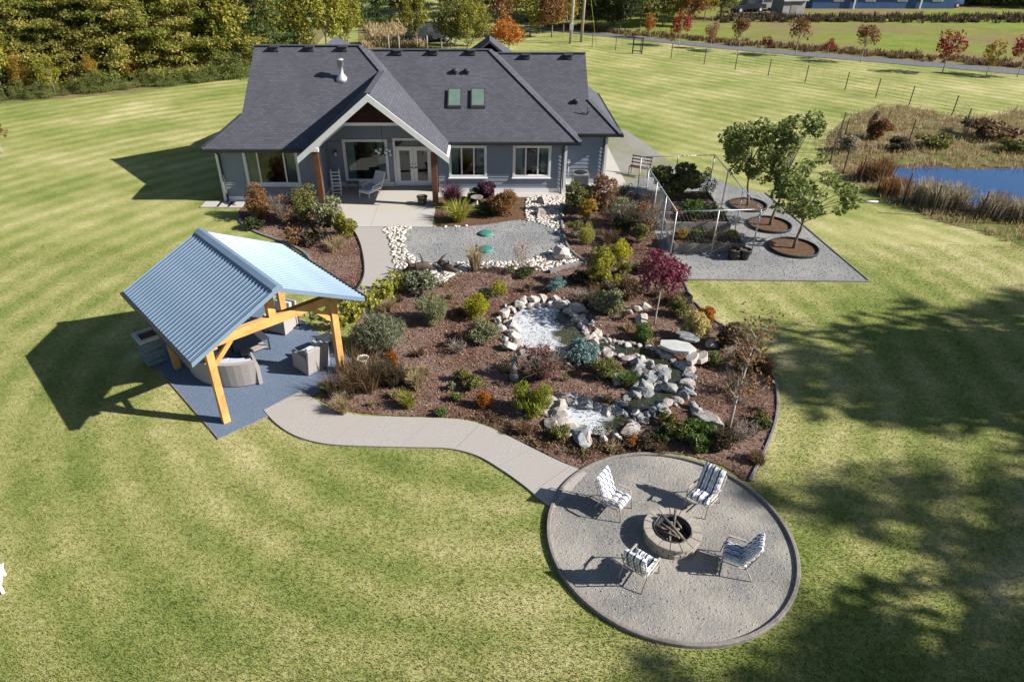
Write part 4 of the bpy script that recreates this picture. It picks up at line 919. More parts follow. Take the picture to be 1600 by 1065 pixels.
for sy in (-1, 1):
    mb = MB(); mb.b2((-PX_ + .112, sy * PY_ - .095, 2.40), (PX_ - .112, sy * PY_ + .095, 2.66)); pb(mb, 'tie_beam', 'timber', bevel=.012)
    mb = MB(); mb.b2((-.105, sy * PY_ - .098, 2.662), (.105, sy * PY_ + .098, 3.44)); pb(mb, 'king_post', 'timber', bevel=.012)
mb = MB(); mb.b2((-.10, -2.2, 3.442), (.10, 2.2, 3.66)); pb(mb, 'ridge_beam', 'timber', bevel=.012)
PITCH = math.atan2(1.2, 2.5); SL = math.hypot(1.2, 2.5)
for sy in (-2.2, -1.1, 0, 1.1, 2.2):
    for sx in (-1, 1):
        mb = MB(); mb.bar((sx * .1, sy, 3.62), (sx * 2.42, sy, 3.62 - 2.32 * .48), .06, .11); pb(mb, 'rafter', 'timber')
# ribbed roof sheets: every pan with its rib is a panel
NP = 29; PW = 4.95 / NP
mbp = MB(); hw = PW / 2
prof = [(-hw, 0), (-hw + .012, .026), (-hw + .026, .026), (-hw + .038, 0), (-.01, 0), (0, .005), (.01, 0), (hw, 0)]
vs_ = []
for x, z in prof: vs_ += [(0, x, z), (SL, x, z)]
mbp.mesh(vs_, [(2 * i, 2 * i + 1, 2 * i + 3, 2 * i + 2) for i in range(len(prof) - 1)])
vb = [(0, -hw, -.012), (SL, -hw, -.012), (SL, hw, -.012), (0, hw, -.012)]; mbp.mesh(vb, [(0, 1, 2, 3)]); mbp.mesh([(SL, -hw, 0), (SL, hw, 0), (SL, hw, -.012), (SL, -hw, -.012)], [(0, 1, 2, 3)])
pan = mbp.data('roof_panel', 'blue_metal')
for sx in (-1, 1):
    for i in range(NP):
        o = link('roof_panel', pan, pav); o.location = (0, -2.475 + PW * (i + .5), 3.80); o.rotation_euler = (0, PITCH, 0 if sx > 0 else math.pi)
        if sx < 0: o.rotation_euler = Matrix.Rotation(math.pi, 3, 'Z').to_4x4().to_euler(); o.rotation_euler = (Matrix.Rotation(math.pi, 4, 'Z') @ Matrix.Rotation(PITCH, 4, 'Y')).to_euler()
mb = MB()
mb.mesh([(x, y, z) for y in (-2.5, 2.5) for x, z in ((-.15, 3.735), (-.15, 3.79), (0, 3.855), (.15, 3.79), (.15, 3.735), (0, 3.78))], [(k, (k + 1) % 6, 6 + (k + 1) % 6, 6 + k) for k in range(6)] + [(5, 4, 3, 2, 1, 0), (6, 7, 8, 9, 10, 11)]); pb(mb, 'ridge_cap', 'blue_metal')
for sx in (-1, 1):
    mb = MB(); mb.b2((sx * 2.46, -2.48, 2.52), (sx * 2.60, 2.48, 2.60)); pb(mb, 'gutter', 'black_metal')
    for sy in (-1, 1):
        mb = MB(); mb.mesh([(0, sy * 2.478, 3.80), (sx * 2.5, sy * 2.478, 2.60), (sx * 2.5, sy * 2.478, 2.47), (0, sy * 2.478, 3.67), (0, sy * 2.495, 3.80), (sx * 2.5, sy * 2.495, 2.60), (sx * 2.5, sy * 2.495, 2.47), (0, sy * 2.495, 3.67)], [(0, 1, 2, 3), (4, 7, 6, 5), (0, 4, 5, 1), (3, 2, 6, 7), (1, 5, 6, 2)]); pb(mb, 'barge_flashing', 'blue_metal')
# ------------------------------------------------------------------ wicker furniture under it
def curved_sofa():
    c = G(388, 556); c.z = .034; o = thing('curved_sofa', 'curved grey wicker sofa with pale cushions round the coffee table', 'sofa', c, math.radians(-121)); o.scale = (1.12, 1.12, 1.05)
    A0, A1, n = math.radians(-58), math.radians(58), 18
    def arc(r0, r1, z0, z1, a0=A0, a1=A1, n=n, flare=0.0):
        mb = MB(); vs_ = []
        for i in range(n + 1):
            a = a0 + (a1 - a0) * i / n; c_, s_ = math.cos(a), math.sin(a)
            for r, z in ((r0, z0), (r1, z0), (r1 + flare, z1), (r0 + flare, z1)): vs_.append((r * c_, r * s_, z))
        fs = [(i * 4 + k, i * 4 + (k + 1) % 4, i * 4 + 4 + (k + 1) % 4, i * 4 + 4 + k) for i in range(n) for k in range(4)] + [(0, 1, 2, 3), tuple(n * 4 + k for k in (3, 2, 1, 0))]
        mb.mesh(vs_, fs); return mb
    arc(.80, 1.42, .03, .34).build('seat_base', 'wicker', o); arc(1.425, 1.56, .03, .80, flare=.08).build('backrest', 'wicker', o)
    for k in range(3):
        a0 = A0 + .03 + (A1 - A0 - .06) * k / 3; a1 = A0 + .03 + (A1 - A0 - .06) * (k + 1) / 3 - .012
        arc(.80, 1.26, .345, .46, a0, a1, 6).build('seat_cushion', 'cushion_grey', o, bevel=.03); arc(1.27, 1.42, .35, .76, a0, a1, 6, .06).build('back_cushion', 'cushion_grey', o, bevel=.03)
    for a in (A0, A1):
        s = .06 * (1 if a > 0 else -1); arc(.78, 1.62, .02, .60, min(a, a + s), max(a, a + s), 2).build('armrest', 'wicker', o)
curved_sofa()
def armchair(loc, rz, label):
    o = thing('armchair', label, 'armchair', loc, rz, None); mb = MB(); mb.box((0, .02, .19), (.62, .66, .32)); mb.build('seat_base', 'wicker', o, bevel=.02)
    for x in (-.36, .36): mb = MB(); mb.box((x, .0, .32), (.10, .76, .62), None, .9); mb.build('armrest', 'wicker', o, bevel=.02)
    mb = MB(); mb.mesh([(-.40, -.30, .02), (.40, -.30, .02), (.40, -.40, .02), (-.40, -.40, .02), (-.38, -.42, .90), (.38, -.42, .90), (.38, -.52, .88), (-.38, -.52, .88)], [(0, 1, 2, 3), (4, 7, 6, 5), (0, 4, 5, 1), (2, 6, 7, 3), (1, 5, 6, 2), (0, 3, 7, 4)]); mb.build('backrest', 'wicker', o, bevel=.02)
    mb = MB(); mb.box((0, .04, .41), (.60, .62, .12)); mb.build('seat_cushion', 'cushion_grey', o, bevel=.035)
    mb = MB(); mb.box((0, -.27, .66), (.58, .14, .46), Matrix.Rotation(math.radians(10), 3, 'X')); mb.build('back_cushion', 'cushion_grey', o, bevel=.04)
    return o
q = G(487, 574); armchair((q.x, q.y + .05, .034), math.radians(48), 'grey wicker armchair facing the coffee table beside the pavilion corner post')
q = G(440, 515); armchair((q.x, q.y + .05, .034), math.radians(160), 'grey wicker armchair with loose pillow at the far side of the pavilion')
def table(name, loc, rz, w, d, h, label, leg=.04, shelf=True):
    o = thing(name, label, 'table', loc, rz); mb = MB(); mb.box((0, 0, h - .02), (w, d, .04)); mb.build('table_top', 'table_glass', o, bevel=.006)
    for x in (-1, 1):
        for y in (-1, 1): mb = MB(); mb.box((x * (w / 2 - leg), y * (d / 2 - leg), (h - .04) / 2), (leg, leg, h - .042)); mb.build('leg', 'black_metal', o)
    if shelf: mb = MB(); mb.box((0, 0, .13), (w * .8, d * .8, .03)); mb.build('shelf', 'wicker', o)
    return o
q = G(392, 552); table('coffee_table', (q.x, q.y + .1, .034), math.radians(42), 1.05, .70, .44, 'dark-topped rectangular coffee table in front of the curved sofa')
q = G(512, 548); table('end_table', (q.x, q.y, .034), math.radians(42), .5, .5, .48, 'small dark end table between the armchair and the hostas', .03, False)
q = G(470, 508); table('end_table', (q.x, q.y + .2, .034), math.radians(42), .5, .5, .48, 'small pale-topped end table beside the far armchair', .03, False)
# stacked stone planter at the pad corner
q = G(243, 570); o = thing('stone_planter', 'stepped blue-grey stone planter at the shaded pad corner', 'planter', (q.x - .1, q.y + .25, .034), RZ); 
for k in range(5):
    mb = MB(); s = .62 - (.05 if k % 2 else 0); mb.box((0, 0, .09 + k * .16), (s, s, .15)); mb.build('course', 'teal_stone', o, bevel=.015)
for a, b in (((0, .3), (.72, .1)), ((0, -.3), (.72, .1)), ((.31, 0), (.1, .5)), ((-.31, 0), (.1, .5))):
    mb = MB(); mb.box((a[0], a[1], .90), (b[0], b[1], .10)); mb.build('rim', 'slate', o)
mb = MB(); mb.box((0, 0, .87), (.5, .5, .03)); mb.build('soil', 'soil', o)
# pale urn by the corner post
q = G(568, 580); o = thing('stone_urn', 'squat white stone urn with soil beside the pavilion post', 'urn', (q.x, q.y + .1, .03)); mb = MB()
mb.lathe([(0, 0), (.16, 0), (.17, .05), (.13, .09), (.17, .16), (.18, .24), (.14, .30), (.185, .36), (.19, .41), (.15, .41), (.14, .34), (0, .34)], 22); mb.build('body', 'urn_stone', o); mb = MB(); mb.lathe([(0, .375), (.148, .37)], 18); mb.build('soil', 'soil', o)
# ------------------------------------------------------------------ fire pit
pit = thing('fire_pit', 'round fire pit of tumbled grey blocks in the gravel circle', 'fire pit', (4.10, 10.62, .04)); NB = 15
def wedge(r0, r1, h, gap, seed):
    r = random.Random(seed); a = 2 * math.pi / NB / 2 - gap; mb = MB(); vs_ = []
    for z in (0, h):
        for rr, aa in ((r0, -a), (r1, -a), (r1 * 1.01, 0), (r1, a), (r0, a), (r0, 0)): k = rr + r.uniform(-.012, .012); vs_.append((k * math.cos(aa), k * math.sin(aa), z + r.uniform(-.004, .004)))
    mb.mesh(vs_, [(5, 4, 3, 2, 1, 0), (6, 7, 8, 9, 10, 11)] + [(k, (k + 1) % 6, 6 + (k + 1) % 6, 6 + k) for k in range(6)]); return mb.data('block', 'pit_block', bevel=.012)
for c in range(3):
    ms = [wedge(.42, .60 if c < 2 else .63, .115 if c < 2 else .075, .012, 10 * c + k) for k in range(3)]
    for i in range(NB):
        o = link('block', ms[i % 3], pit, (0, 0, .002 + c * .12), 2 * math.pi * (i + .5 * (c % 2)) / NB)
mb = MB(); mb.lathe([(.415, .01), (.415, .34), (.40, .34), (.40, .01)], 36); mb.build('liner_ring', 'dark_vent', pit); mb = MB(); mb.lathe([(0, .06), (.2, .07), (.40, .03)], 24); mb.build('ash_bed', 'char_wood', pit)
rr = random.Random(5)
for i, (a, b, r) in enumerate((((-.20, .30, .42), (.16, -.42, .40), .035), ((.12, .36, .55), (.02, -.02, .10), .03), ((-.25, -.1, .10), (.22, .12, .20), .045), ((-.1, -.25, .10), (.05, .28, .22), .04), ((.25, -.2, .10), (-.2, .2, .26), .035), ((-.3, .12, .12), (.1, -.25, .30), .03), ((.30, .05, .12), (.12, .2, .34), .03))):
    mb = MB(); a = Vector(a); b = Vector(b); m_ = a.lerp(b, .5) + Vector((rr.uniform(-.02, .02), rr.uniform(-.02, .02), .01)); mb.tube([a, m_, b], [r, r * 1.05, r * .9], 7); o = mb.build('firewood', 'char_wood'); o.location = (4.10, 10.62, .04)
    tag(o, 'charred stick of firewood lying across the fire pit bowl', 'firewood', 'firewood in the fire pit')
# ------------------------------------------------------------------ striped garden chairs
def tufted(w, d, th, nx, ny, name='cushion'):
    mb = MB(); NX, NY = nx * 5, ny * 5; vs_ = []; fs = []
    for top in (1, -1):
        for j in range(NY + 1):
            for i in range(NX + 1):
                u, v = i / NX, j / NY; b = (abs(math.sin(math.pi * u * nx)) * abs(math.sin(math.pi * v * ny))) ** .35; e = min(1, 8 * min(u, 1 - u)) ** .5 * min(1, 8 * min(v, 1 - v)) ** .5
                vs_.append(((u - .5) * w, (v - .5) * d, top * th * .5 * e * (.45 + .55 * b)))
    n1 = (NX + 1) * (NY + 1)
    for j in range(NY):
        for i in range(NX):
            a = j * (NX + 1) + i; fs.append((a, a + 1, a + NX + 2, a + NX + 1)); fs.append((n1 + a, n1 + a + NX + 1, n1 + a + NX + 2, n1 + a + 1))
    mb.mesh(vs_, fs, True); return mb.data(name, 'stripe_fabric')
SEATC = tufted(.62, .62, .21, 3, 3, 'seat_cushion'); BACKC = tufted(.62, .82, .21, 3, 4, 'back_cushion')
def garden_chair(loc, rz, label):
    o = thing('garden_chair', label, 'chair', (*loc, .04), rz, 'striped chairs round the fire pit'); o.scale = (.83, .83, .83); tilt = math.radians(68)
    for s in (-1, 1):
        x = .335 * s; mb = MB()
        mb.tube([(x, .40, 0), (x, .36, .34), (x, .30, .58), (x, .22, .645), (x, .02, .66), (x, -.22, .63), (x, -.34, .60)], .017, 7); mb.build('front_leg', 'chair_frame', o)
        mb = MB(); mb.tube([(x, -.46, 0), (x, -.36, .22), (x, -.26, .40), (x, -.34, .62), (x, -.50, 1.0)], .017, 7); mb.build('rear_leg', 'chair_frame', o)
        mb = MB(); mb.tube([(x, -.26, .36), (x, .35, .40)], .015, 6); mb.build('seat_rail', 'chair_frame', o)
        mb = MB(); mb.box((x, .10, .665), (.055, .42, .025)); mb.build('armrest', 'chair_frame', o, bevel=.01)
    for y, z in ((.34, .40), (-.25, .37), (-.42, .82), (-.50, 1.0)):
        mb = MB(); mb.tube([(-.33, y, z), (.33, y, z)], .014, 6); mb.build('cross_bar', 'chair_frame', o)
    for k in range(4): mb = MB(); xx = -.21 + k * .14; mb.tube([(xx, -.26, .38), (xx, -.50, .99)], .008, 5); mb.build('back_slat', 'chair_frame', o)
    c = link('seat_cushion', SEATC, o, (0, .05, .455)); c.rotation_euler = (math.radians(4), 0, 0)
    c = link('back_cushion', BACKC, o, (0, -.325, .80)); c.rotation_euler = (tilt + math.radians(42), 0, 0); c.rotation_euler = (math.radians(112), 0, 0)
    return o
for loc, lab in (((2.95, 11.50), 'striped cushioned garden chair beside the end of the concrete path'), ((5.05, 11.62), 'striped cushioned garden chair backing onto the mulch bed'), ((3.20, 9.60), 'striped cushioned garden chair seen from behind with a wooden tray on its arm'), ((5.30, 9.85), 'striped cushioned garden chair on the lawn side facing the path')):
    d = Vector((4.10 - loc[0], 10.62 - loc[1])); garden_chair(loc, math.atan2(d.y, d.x) - math.pi / 2 + (.15 if loc[0] > 5.2 else 0), lab)
# ------------------------------------------------------------------ small things in the beds
for i, (px, py, lab) in enumerate(((759, 367, 'round green plastic tank lid in the gravel nearer the house'), (759, 392, 'round green plastic tank lid in the gravel beside a small black post'))):
    q = G(px, py); o = thing('tank_lid', lab, 'lid', (q.x, q.y, .036)); mb = MB(); mb.lathe([(0, .10), (.05, .105), (.28, .09), (.31, .07), (.31, 0)], 28); mb.build('lid', 'green_lid', o)
    mb = MB(); [mb.box((.22 * math.cos(k * 1.57), .22 * math.sin(k * 1.57), .1), (.03, .03, .02)) for k in range(4)]; mb.build('bolt', 'black_plastic', o)
q = G(745, 394); o = thing('path_light', 'small black post light standing in the gravel', 'light', (q.x, q.y, .036)); mb = MB(); mb.lathe([(0, 0), (.045, 0), (.045, .22), (.07, .22), (.07, .27), (0, .29)], 12); mb.build('post', 'black_plastic', o); mb = MB(); mb.lathe([(.04, .17), (.052, .17), (.052, .21), (.04, .21)], 12); mb.build('lens', 'lamp_glass', o)
def driftwood(loc, rz, label, s=1.0):
    r = random.Random(label); o = thing('driftwood', label, 'driftwood', loc, rz); o.scale = (s, s, s); mb = MB()
    mb.tube([(-.5, 0, .08), (-.1, .08, .2), (.3, .02, .26), (.6, -.1, .16)], [.05, .14, .15, .05], 8); mb.build('trunk', 'bark_dark', o)
    for k in range(7):
        a = Vector((r.uniform(-.4, .5), r.uniform(-.1, .1), .2)); b = a + Vector((r.uniform(-.4, .4), r.uniform(-.4, .4), r.uniform(.05, .5))); mb = MB(); mb.tube([a, a.lerp(b, .5) + Vector((0, 0, .08)), b], [.05, .035, .012], 6); mb.build('branch', 'bark_dark', o)
q = G(650, 428); driftwood((q.x, q.y, .03), .3, 'dark tangled driftwood root on pebbles beside the path', 1.15)
q = G(700, 423); driftwood((q.x, q.y, .03), 2.6, 'dark low driftwood piece on the pebble edge below the gravel', .95)
q = G(745, 330); o = thing('bird_bath', 'grey bird bath on a slim pedestal among the patio shrubs', 'bird bath', (q.x, q.y, .03)); mb = MB(); mb.lathe([(0, 0), (.17, 0), (.15, .05), (.06, .12), (.055, .5), (.08, .56), (.0, .56)], 16); mb.build('pedestal', 'urn_stone', o); mb = MB(); mb.lathe([(0, .57), (.1, .57), (.28, .65), (.30, .68), (.27, .68), (.1, .61), (0, .60)], 24); mb.build('bowl', 'kerb_concrete', o)
q = G(803, 594); o = thing('garden_statue', 'grey weathered upright garden ornament beside the red feathery shrub', 'ornament', (q.x, q.y, .02), .4); mb = MB(); mb.lathe([(0, 0), (.13, 0), (.15, .1), (.12, .24), (.06, .3), (0, .3)], 14); mb.build('base', 'rock_blue', o)
mb = MB(); mb.tube([(0, 0, .24), (.02, .06, .4), (.08, .14, .56), (.12, .2, .72)], [.11, .12, .09, .04], 10); mb.build('body', 'old_wood', o); mb = MB(); mb.tube([(.12, .2, .70), (.10, .16, .80), (.05, .10, .78)], [.045, .05, .012], 8); mb.build('head', 'old_wood', o)
q = G(1068, 472); o = thing('plastic_box', 'open black plastic box at the lawn edge of the bed', 'box', (q.x, q.y, .02), .3); mb = MB()
for c, d in (((0, .19, .15), (.42, .03, .3)), ((0, -.19, .15), (.42, .03, .3)), ((.2, 0, .15), (.03, .35, .3)), ((-.2, 0, .15), (.03, .35, .3)), ((0, 0, .02), (.4, .36, .03))): mb.box(c, d)
mb.build('shell', 'black_plastic', o); mb = MB(); mb.box((0, 0, .12), (.36, .34, .02)); mb.build('soil', 'soil', o)
q = G(1360, 317); mb = MB(); mb.tube([(-.35, 0, .05), (0, .01, .06), (.35, 0, .05)], [.05, .055, .045], 8); o = mb.build('white_tube', 'white_paint'); o.location = (q.x, q.y, 0); tag(o, 'short white tube lying on the lawn by the wire fence', 'tube')
for px, py, s in ((-62, 935, 1), (-66, 1010, -1)):
    q = G(px, py); o = thing('garden_lounger', 'white plastic lounger end cut off by the lawn edge nearer the pavilion' if s > 0 else 'white plastic lounger end cut off by the lawn edge farther from the pavilion', 'lounger', (q.x, q.y, 0), math.radians(118 * s)); 
    for k in range(5): mb = MB(); mb.box((-.24 + .12 * k, -.3, .30), (.10, 1.1, .035)); mb.build('slat', 'white_paint', o, bevel=.01)
    for x in (-.26, .26):
        for y in (-.78, .18): mb = MB(); mb.box((x, y, .14), (.05, .05, .283)); mb.build('leg', 'white_paint', o)
# pots by the raised beds
for px, lab in ((1144, 'black nursery pot of dry soil beside the raised bed corner'), (1162, 'black nursery pot next to the chain-link corner post')):
    q = G(px, 405); pot('nursery_pot', lab, (q.x, q.y, .03), .23, .42, 'black_plastic')
# ------------------------------------------------------------------ garden ponds and rocks
UPW = spline([tuple(G(740 + x / 3.2, 420 + y / 3.2)) for x, y in ((195, 250), (255, 207), (380, 192), (465, 226), (520, 280), (572, 340), (592, 385), (480, 430), (330, 415), (240, 375), (205, 310))], 4, True)
o = struct(sheet('garden_pond', UPW, .05, 'sheen_water')); c = sum((Vector(p) for p in UPW), Vector()) / len(UPW)
for v in o.data.vertices: v.co -= Vector((c.x, c.y, 0))
o.location = (c.x, c.y, 0)
LOW = spline([tuple(G(740 + x / 3.2, 420 + y / 3.2)) for x, y in ((435, 725), (510, 688), (620, 715), (700, 735), (775, 735), (810, 765), (735, 832), (610, 835), (480, 790))], 4, True)
o = struct(sheet('garden_pond', LOW, .05, 'sheen_water')); c = sum((Vector(p) for p in LOW), Vector()) / len(LOW)
for v in o.data.vertices: v.co -= Vector((c.x, c.y, 0))
o.location = (c.x, c.y, 0)
STRA = [(575, 385), (660, 395), (740, 415), (850, 425), (930, 470), (985, 510), (1000, 560), (985, 620), (900, 655), (800, 700), (740, 745)]
STRM = spline([tuple(G(740 + x / 3.2, 420 + y / 3.2)) for x, y in STRA], 4)
mb = MB(); vs_ = []
for i, p in enumerate(STRM):
    a = STRM[max(0, i - 1)]; b = STRM[min(len(STRM) - 1, i + 1)]; d = (b - a).normalized(); n_ = Vector((-d.y, d.x, 0)) * (.28 + .08 * math.sin(i)); vs_ += [(p.x + n_.x, p.y + n_.y, .058), (p.x - n_.x, p.y - n_.y, .058)]
mb.mesh(vs_, [(2 * i, 2 * i + 1, 2 * i + 3, 2 * i + 2) for i in range(len(STRM) - 1)]); struct(mb.build('stream', 'stream_water'))
RP = [rock_mesh(k, 'rock_pale', random.Random(k).uniform(.8, 1.3), random.Random(k + 50).uniform(.7, 1), random.Random(k + 90).uniform(.55, .9)) for k in range(7)]
RK = [rock_mesh(k + 20, 'rock_pink', random.Random(k + 5).uniform(.9, 1.4), 1, random.Random(k + 91).uniform(.5, .8)) for k in range(4)]
RB = [rock_mesh(k + 40, 'rock_blue', random.Random(k + 6).uniform(.8, 1.2), 1, random.Random(k + 92).uniform(.6, .9)) for k in range(5)]
RR = random.Random(77)
def rock(x, y, s, pool, label, group, z=.02, name='boulder', rz=None):
    o = link(name, RR.choice(pool), None, (x, y, z + s * .12), RR.uniform(0, 6.28) if rz is None else rz); o.scale = (s, s, s * RR.uniform(.8, 1.15)); o.rotation_euler.x = RR.uniform(-.25, .25); return tag(o, label, 'boulder', group)
def rim(poly, step, off, lo, hi, pools, label, group, jit=.08, skip=None):
    n = len(poly); acc = 0; c = sum((Vector(p) for p in poly), Vector()) / n
    for i in range(n):
        a = Vector(poly[i]); b = Vector(poly[(i + 1) % n]); acc += (b - a).length
        if acc >= step:
            acc = 0; d = (b - c); d.z = 0; u = d.normalized(); p = b + u * (off + RR.uniform(-jit, jit))
            if skip and skip(p): continue
            rock(p.x, p.y, RR.uniform(lo, hi), RR.choice(pools), label, group)
g1 = 'pale stones rimming the upper garden pond'
rim(UPW, .20, .10, .30, .52, [RP, RP, RP, RK], 'pale angular stone in the rim of the upper garden pond', g1)
rim(UPW, .22, .42, .30, .60, [RP, RP, RK], 'pale angular stone in the rim of the upper garden pond', g1, .1, lambda p: p.x > 2.2 and p.y < 18.6)
rim(UPW, .2, .62, .14, .30, [RP, RB], 'small pale rubble stone between the upper pond rim stones', 'rubble between the rim stones', .2)
rim(LOW, .20, .12, .30, .55, [RP, RB, RK], 'grey-white stone in the rim of the lower garden pond', 'stones rimming the lower garden pond')
rim(LOW, .26, .42, .28, .55, [RP, RK, RB], 'grey-white stone in the rim of the lower garden pond', 'stones rimming the lower garden pond', .1, lambda p: p.x > 2.6)
for i, p in enumerate(STRM):
    a = STRM[max(0, i - 1)]; b = STRM[min(len(STRM) - 1, i + 1)]; d = (b - a).normalized()
    for s in (-1, 1):
        q = p + Vector((-d.y, d.x, 0)) * s * RR.uniform(.32, .50); blue = i > len(STRM) * .45
        rock(q.x, q.y, RR.uniform(.2, .44), RB if blue and RR.random() < .75 else RR.choice([RP, RK]), 'blue-grey stone beside the lower run of the garden stream' if blue else 'rough stone beside the upper run of the garden stream', 'stones along the lower stream' if blue else 'stones along the upper stream')
for k in range(24):
    px = RR.uniform(985, 1045); py = RR.uniform(572, 622); q = G(px, py); rock(q.x, q.y, RR.uniform(.25, .58), RB, 'rounded blue-grey cascade stone heaped between the two garden ponds', 'cascade stones', .05)
for px, py, s, pool, lab in ((1088, 648, .55, RK, 'pink-grey pointed boulder lying on mulch near the bare tree'), (1108, 658, .7, RK, 'long pinkish boulder lying on mulch, tip towards the bare tree'), (1083, 638, .35, RB, 'small dark stone behind the two pinkish boulders'),
        (848, 318, .75, RK, 'tall pink granite boulder on pebbles by the house wall'), (846, 337, .85, RK, 'wide pink granite boulder on pebbles below the pointed one'), (878, 404, .85, RP, 'bright white boulder in the pebble corner by the edging'),
        (742, 330, .6, RB, 'rounded grey boulder under the bird bath'), (1070, 576, .6, RK, 'brown-grey boulder under the big flat slab'), (1112, 540, .55, RP, 'upright white boulder behind the flat slabs'), (1003, 505, .6, RP, 'pale boulder below the sage mound shrub'), (1040, 648, .45, RP, 'pale block at the lower stream bank'), (965, 598, .6, RK, 'flat rose-coloured boulder above the lower pond'),
        (982, 490, .35, RP, 'small pale stone in the short row under the maple'), (996, 486, .35, RP, 'middle pale stone in the short row under the maple'), (1010, 482, .4, RP, 'end pale stone in the short row nearest the maple trunk')):
    q = G(px, py); rock(q.x, q.y, s, pool, lab, None)
def flat(px, py, w, d, h, rz, z, lab, mat='slate', tilt=0):
    q = G(px, py); r = random.Random(lab); n = 7; poly = [(math.cos(2 * math.pi * k / n) * w / 2 * r.uniform(.75, 1.1), math.sin(2 * math.pi * k / n) * d / 2 * r.uniform(.75, 1.1)) for k in range(n)]
    mb = MB(); mb.prism(poly, 0, h, True); o = mb.build('stone_slab', mat, None, bevel=.012); o.location = (q.x, q.y, z); o.rotation_euler = (tilt, 0, rz); tag(o, lab, 'stone slab')
flat(1056, 558, 1.25, .75, .10, -.35, .34, 'large pale flat stone slab bridging the stream head'); flat(1074, 548, .75, .42, .07, -.4, .44, 'thin blue-grey slab laid on the large pale slab', 'rock_blue'); flat(1066, 541, .6, .3, .06, -.3, .445, 'second thin blue-grey slab behind the first one', 'rock_blue')
flat(1080, 572, .75, .42, .16, 1.1, .22, 'tilted white slab leaning beside the pale bridge slab', 'rock_pale', -.3); flat(1095, 570, .7, .4, .16, 1.0, .2, 'second tilted white slab farther from the bridge slab', 'rock_pale', -.3)
# ------------------------------------------------------------------ planting, main bed
S = shrub
S(592, 562, 96, 62, 'fine', 'lf_greygreen', 'large grey-green lavender mound beside the pavilion post', 'lavender', dens=1.1)
S(675, 515, 62, 46, 'fine', 'lf_sage', 'pale sage tufted shrub in the open mulch above the lavender', 'sage_shrub', dens=2.2)
S(744, 503, 42, 42, 'round', 'lf_lime', 'bright golden-yellow conifer ball beside the upper pond stones', 'golden_conifer')
S(755, 541, 54, 32, 'round', 'lf_sage', 'low sage-green mound at the left of the upper pond', 'low_shrub')
S(780, 461, 28, 18, 'spruce', 'lf_lime', 'small yellow-green juniper alone in the upper mulch', 'juniper')
S(869, 460, 32, 26, 'spruce', 'lf_bluespruce', 'small blue spruce behind the upper pond rim', 'dwarf_spruce', dens=1.2)
S(948, 494, 64, 34, 'round', 'lf_sage', 'broad sage-green mound right of the upper pond', 'low_shrub')
S(938, 452, 44, 62, 'loose', 'lf_yellowgreen', 'tall yellow-green shrub in front of the gravel corner', 'upright_shrub', dens=1.4)
S(968, 420, 40, 40, 'round', 'lf_lime', 'golden rounded shrub behind the tall yellow-green one', 'golden_shrub')
S(917, 384, 28, 34, 'round', 'lf_hosta', 'small golden variegated shrub by the curved edging', 'golden_shrub')
S(1005, 537, 38, 30, 'round', 'lf_green', 'bright green dwarf conifer above the stream', 'dwarf_conifer')
S(1085, 538, 48, 48, 'loose', 'lf_cream', 'pale cream-yellow shrub by the flat slabs', 'variegated_shrub', dens=1.5)
S(1104, 512, 34, 30, 'loose', 'lf_orange', 'orange-leaved shrub behind the cream-yellow one', 'orange_shrub')
S(911, 577, 52, 40, 'spruce', 'lf_bluespruce', 'spreading blue spruce between the two garden ponds', 'dwarf_spruce', dens=1.5)
S(848, 606, 78, 56, 'twig', 'lf_redbrown', 'wide red feathery maple shrub beside the grey ornament', 'maple_shrub', dens=2.6)
S(833, 655, 66, 54, 'thread', 'lf_thread', 'green-gold weeping thread cypress by the lower pond', 'thread_cypress', dens=1.3)
S(757, 640, 26, 26, 'round', 'lf_orange', 'small orange globe shrub left of the thread cypress', 'orange_shrub')
S(612, 580, 28, 26, 'round', 'lf_orange', 'small orange and green globe shrub near the white urn', 'orange_shrub')
S(560, 618, 80, 44, 'tuft', 'lf_brown', 'brown dried perennial clump at the pad corner', 'dry_perennial', dens=1.3)
S(605, 610, 60, 36, 'tuft', 'lf_dkbrown', 'dark brown dried perennial clump below the orange globe', 'dry_perennial', dens=1.2)
S(508, 620, 26, 20, 'loose', 'lf_green', 'fresh green seedling clump where pad meets path', 'small_plant')
S(530, 648, 26, 24, 'tuft', 'lf_straw', 'pale straw tuft spilling onto the path edge', 'straw_tuft')
S(637, 640, 24, 24, 'tuft', 'lf_hosta', 'yellowish grass tuft by the middle of the path', 'straw_tuft', dens=.8)
S(650, 612, 32, 26, 'tuft', 'lf_straw', 'pale dried flower clump in the open mulch', 'dry_perennial', dens=.8)
S(688, 652, 24, 12, 'loose', 'lf_green', 'low green seedling on the path edge', 'small_plant'); S(712, 630, 18, 14, 'loose', 'lf_green', 'tiny green plant left of the orange globe shrub', 'small_plant'); S(705, 612, 16, 14, 'loose', 'lf_sage', 'tiny pale plant in the open mulch', 'small_plant')
for i, (x, y, w, lab) in enumerate(((522, 522, 44, 'beside the pavilion post'), (548, 504, 46, 'second from the pavilion post'), (574, 490, 46, 'in the middle of the hosta row'), (598, 475, 44, 'second from the path bend'), (616, 462, 36, 'at the path bend'))):
    S(x, y, w, 36, 'hosta', 'lf_hosta', 'yellow-green broad-leaved hosta clump ' + lab, 'hosta', 'hostas along the pad edge', cat='plant', dens=1.2)
S(655, 465, 58, 34, 'loose', 'lf_greygreen', 'grey-green loose perennial behind the hosta row', 'perennial', dens=1.2); S(628, 448, 30, 24, 'loose', 'lf_sage', 'sage perennial beside the driftwood root', 'perennial'); S(608, 488, 22, 18, 'tuft', 'lf_straw', 'small straw tuft in front of the hostas', 'straw_tuft')
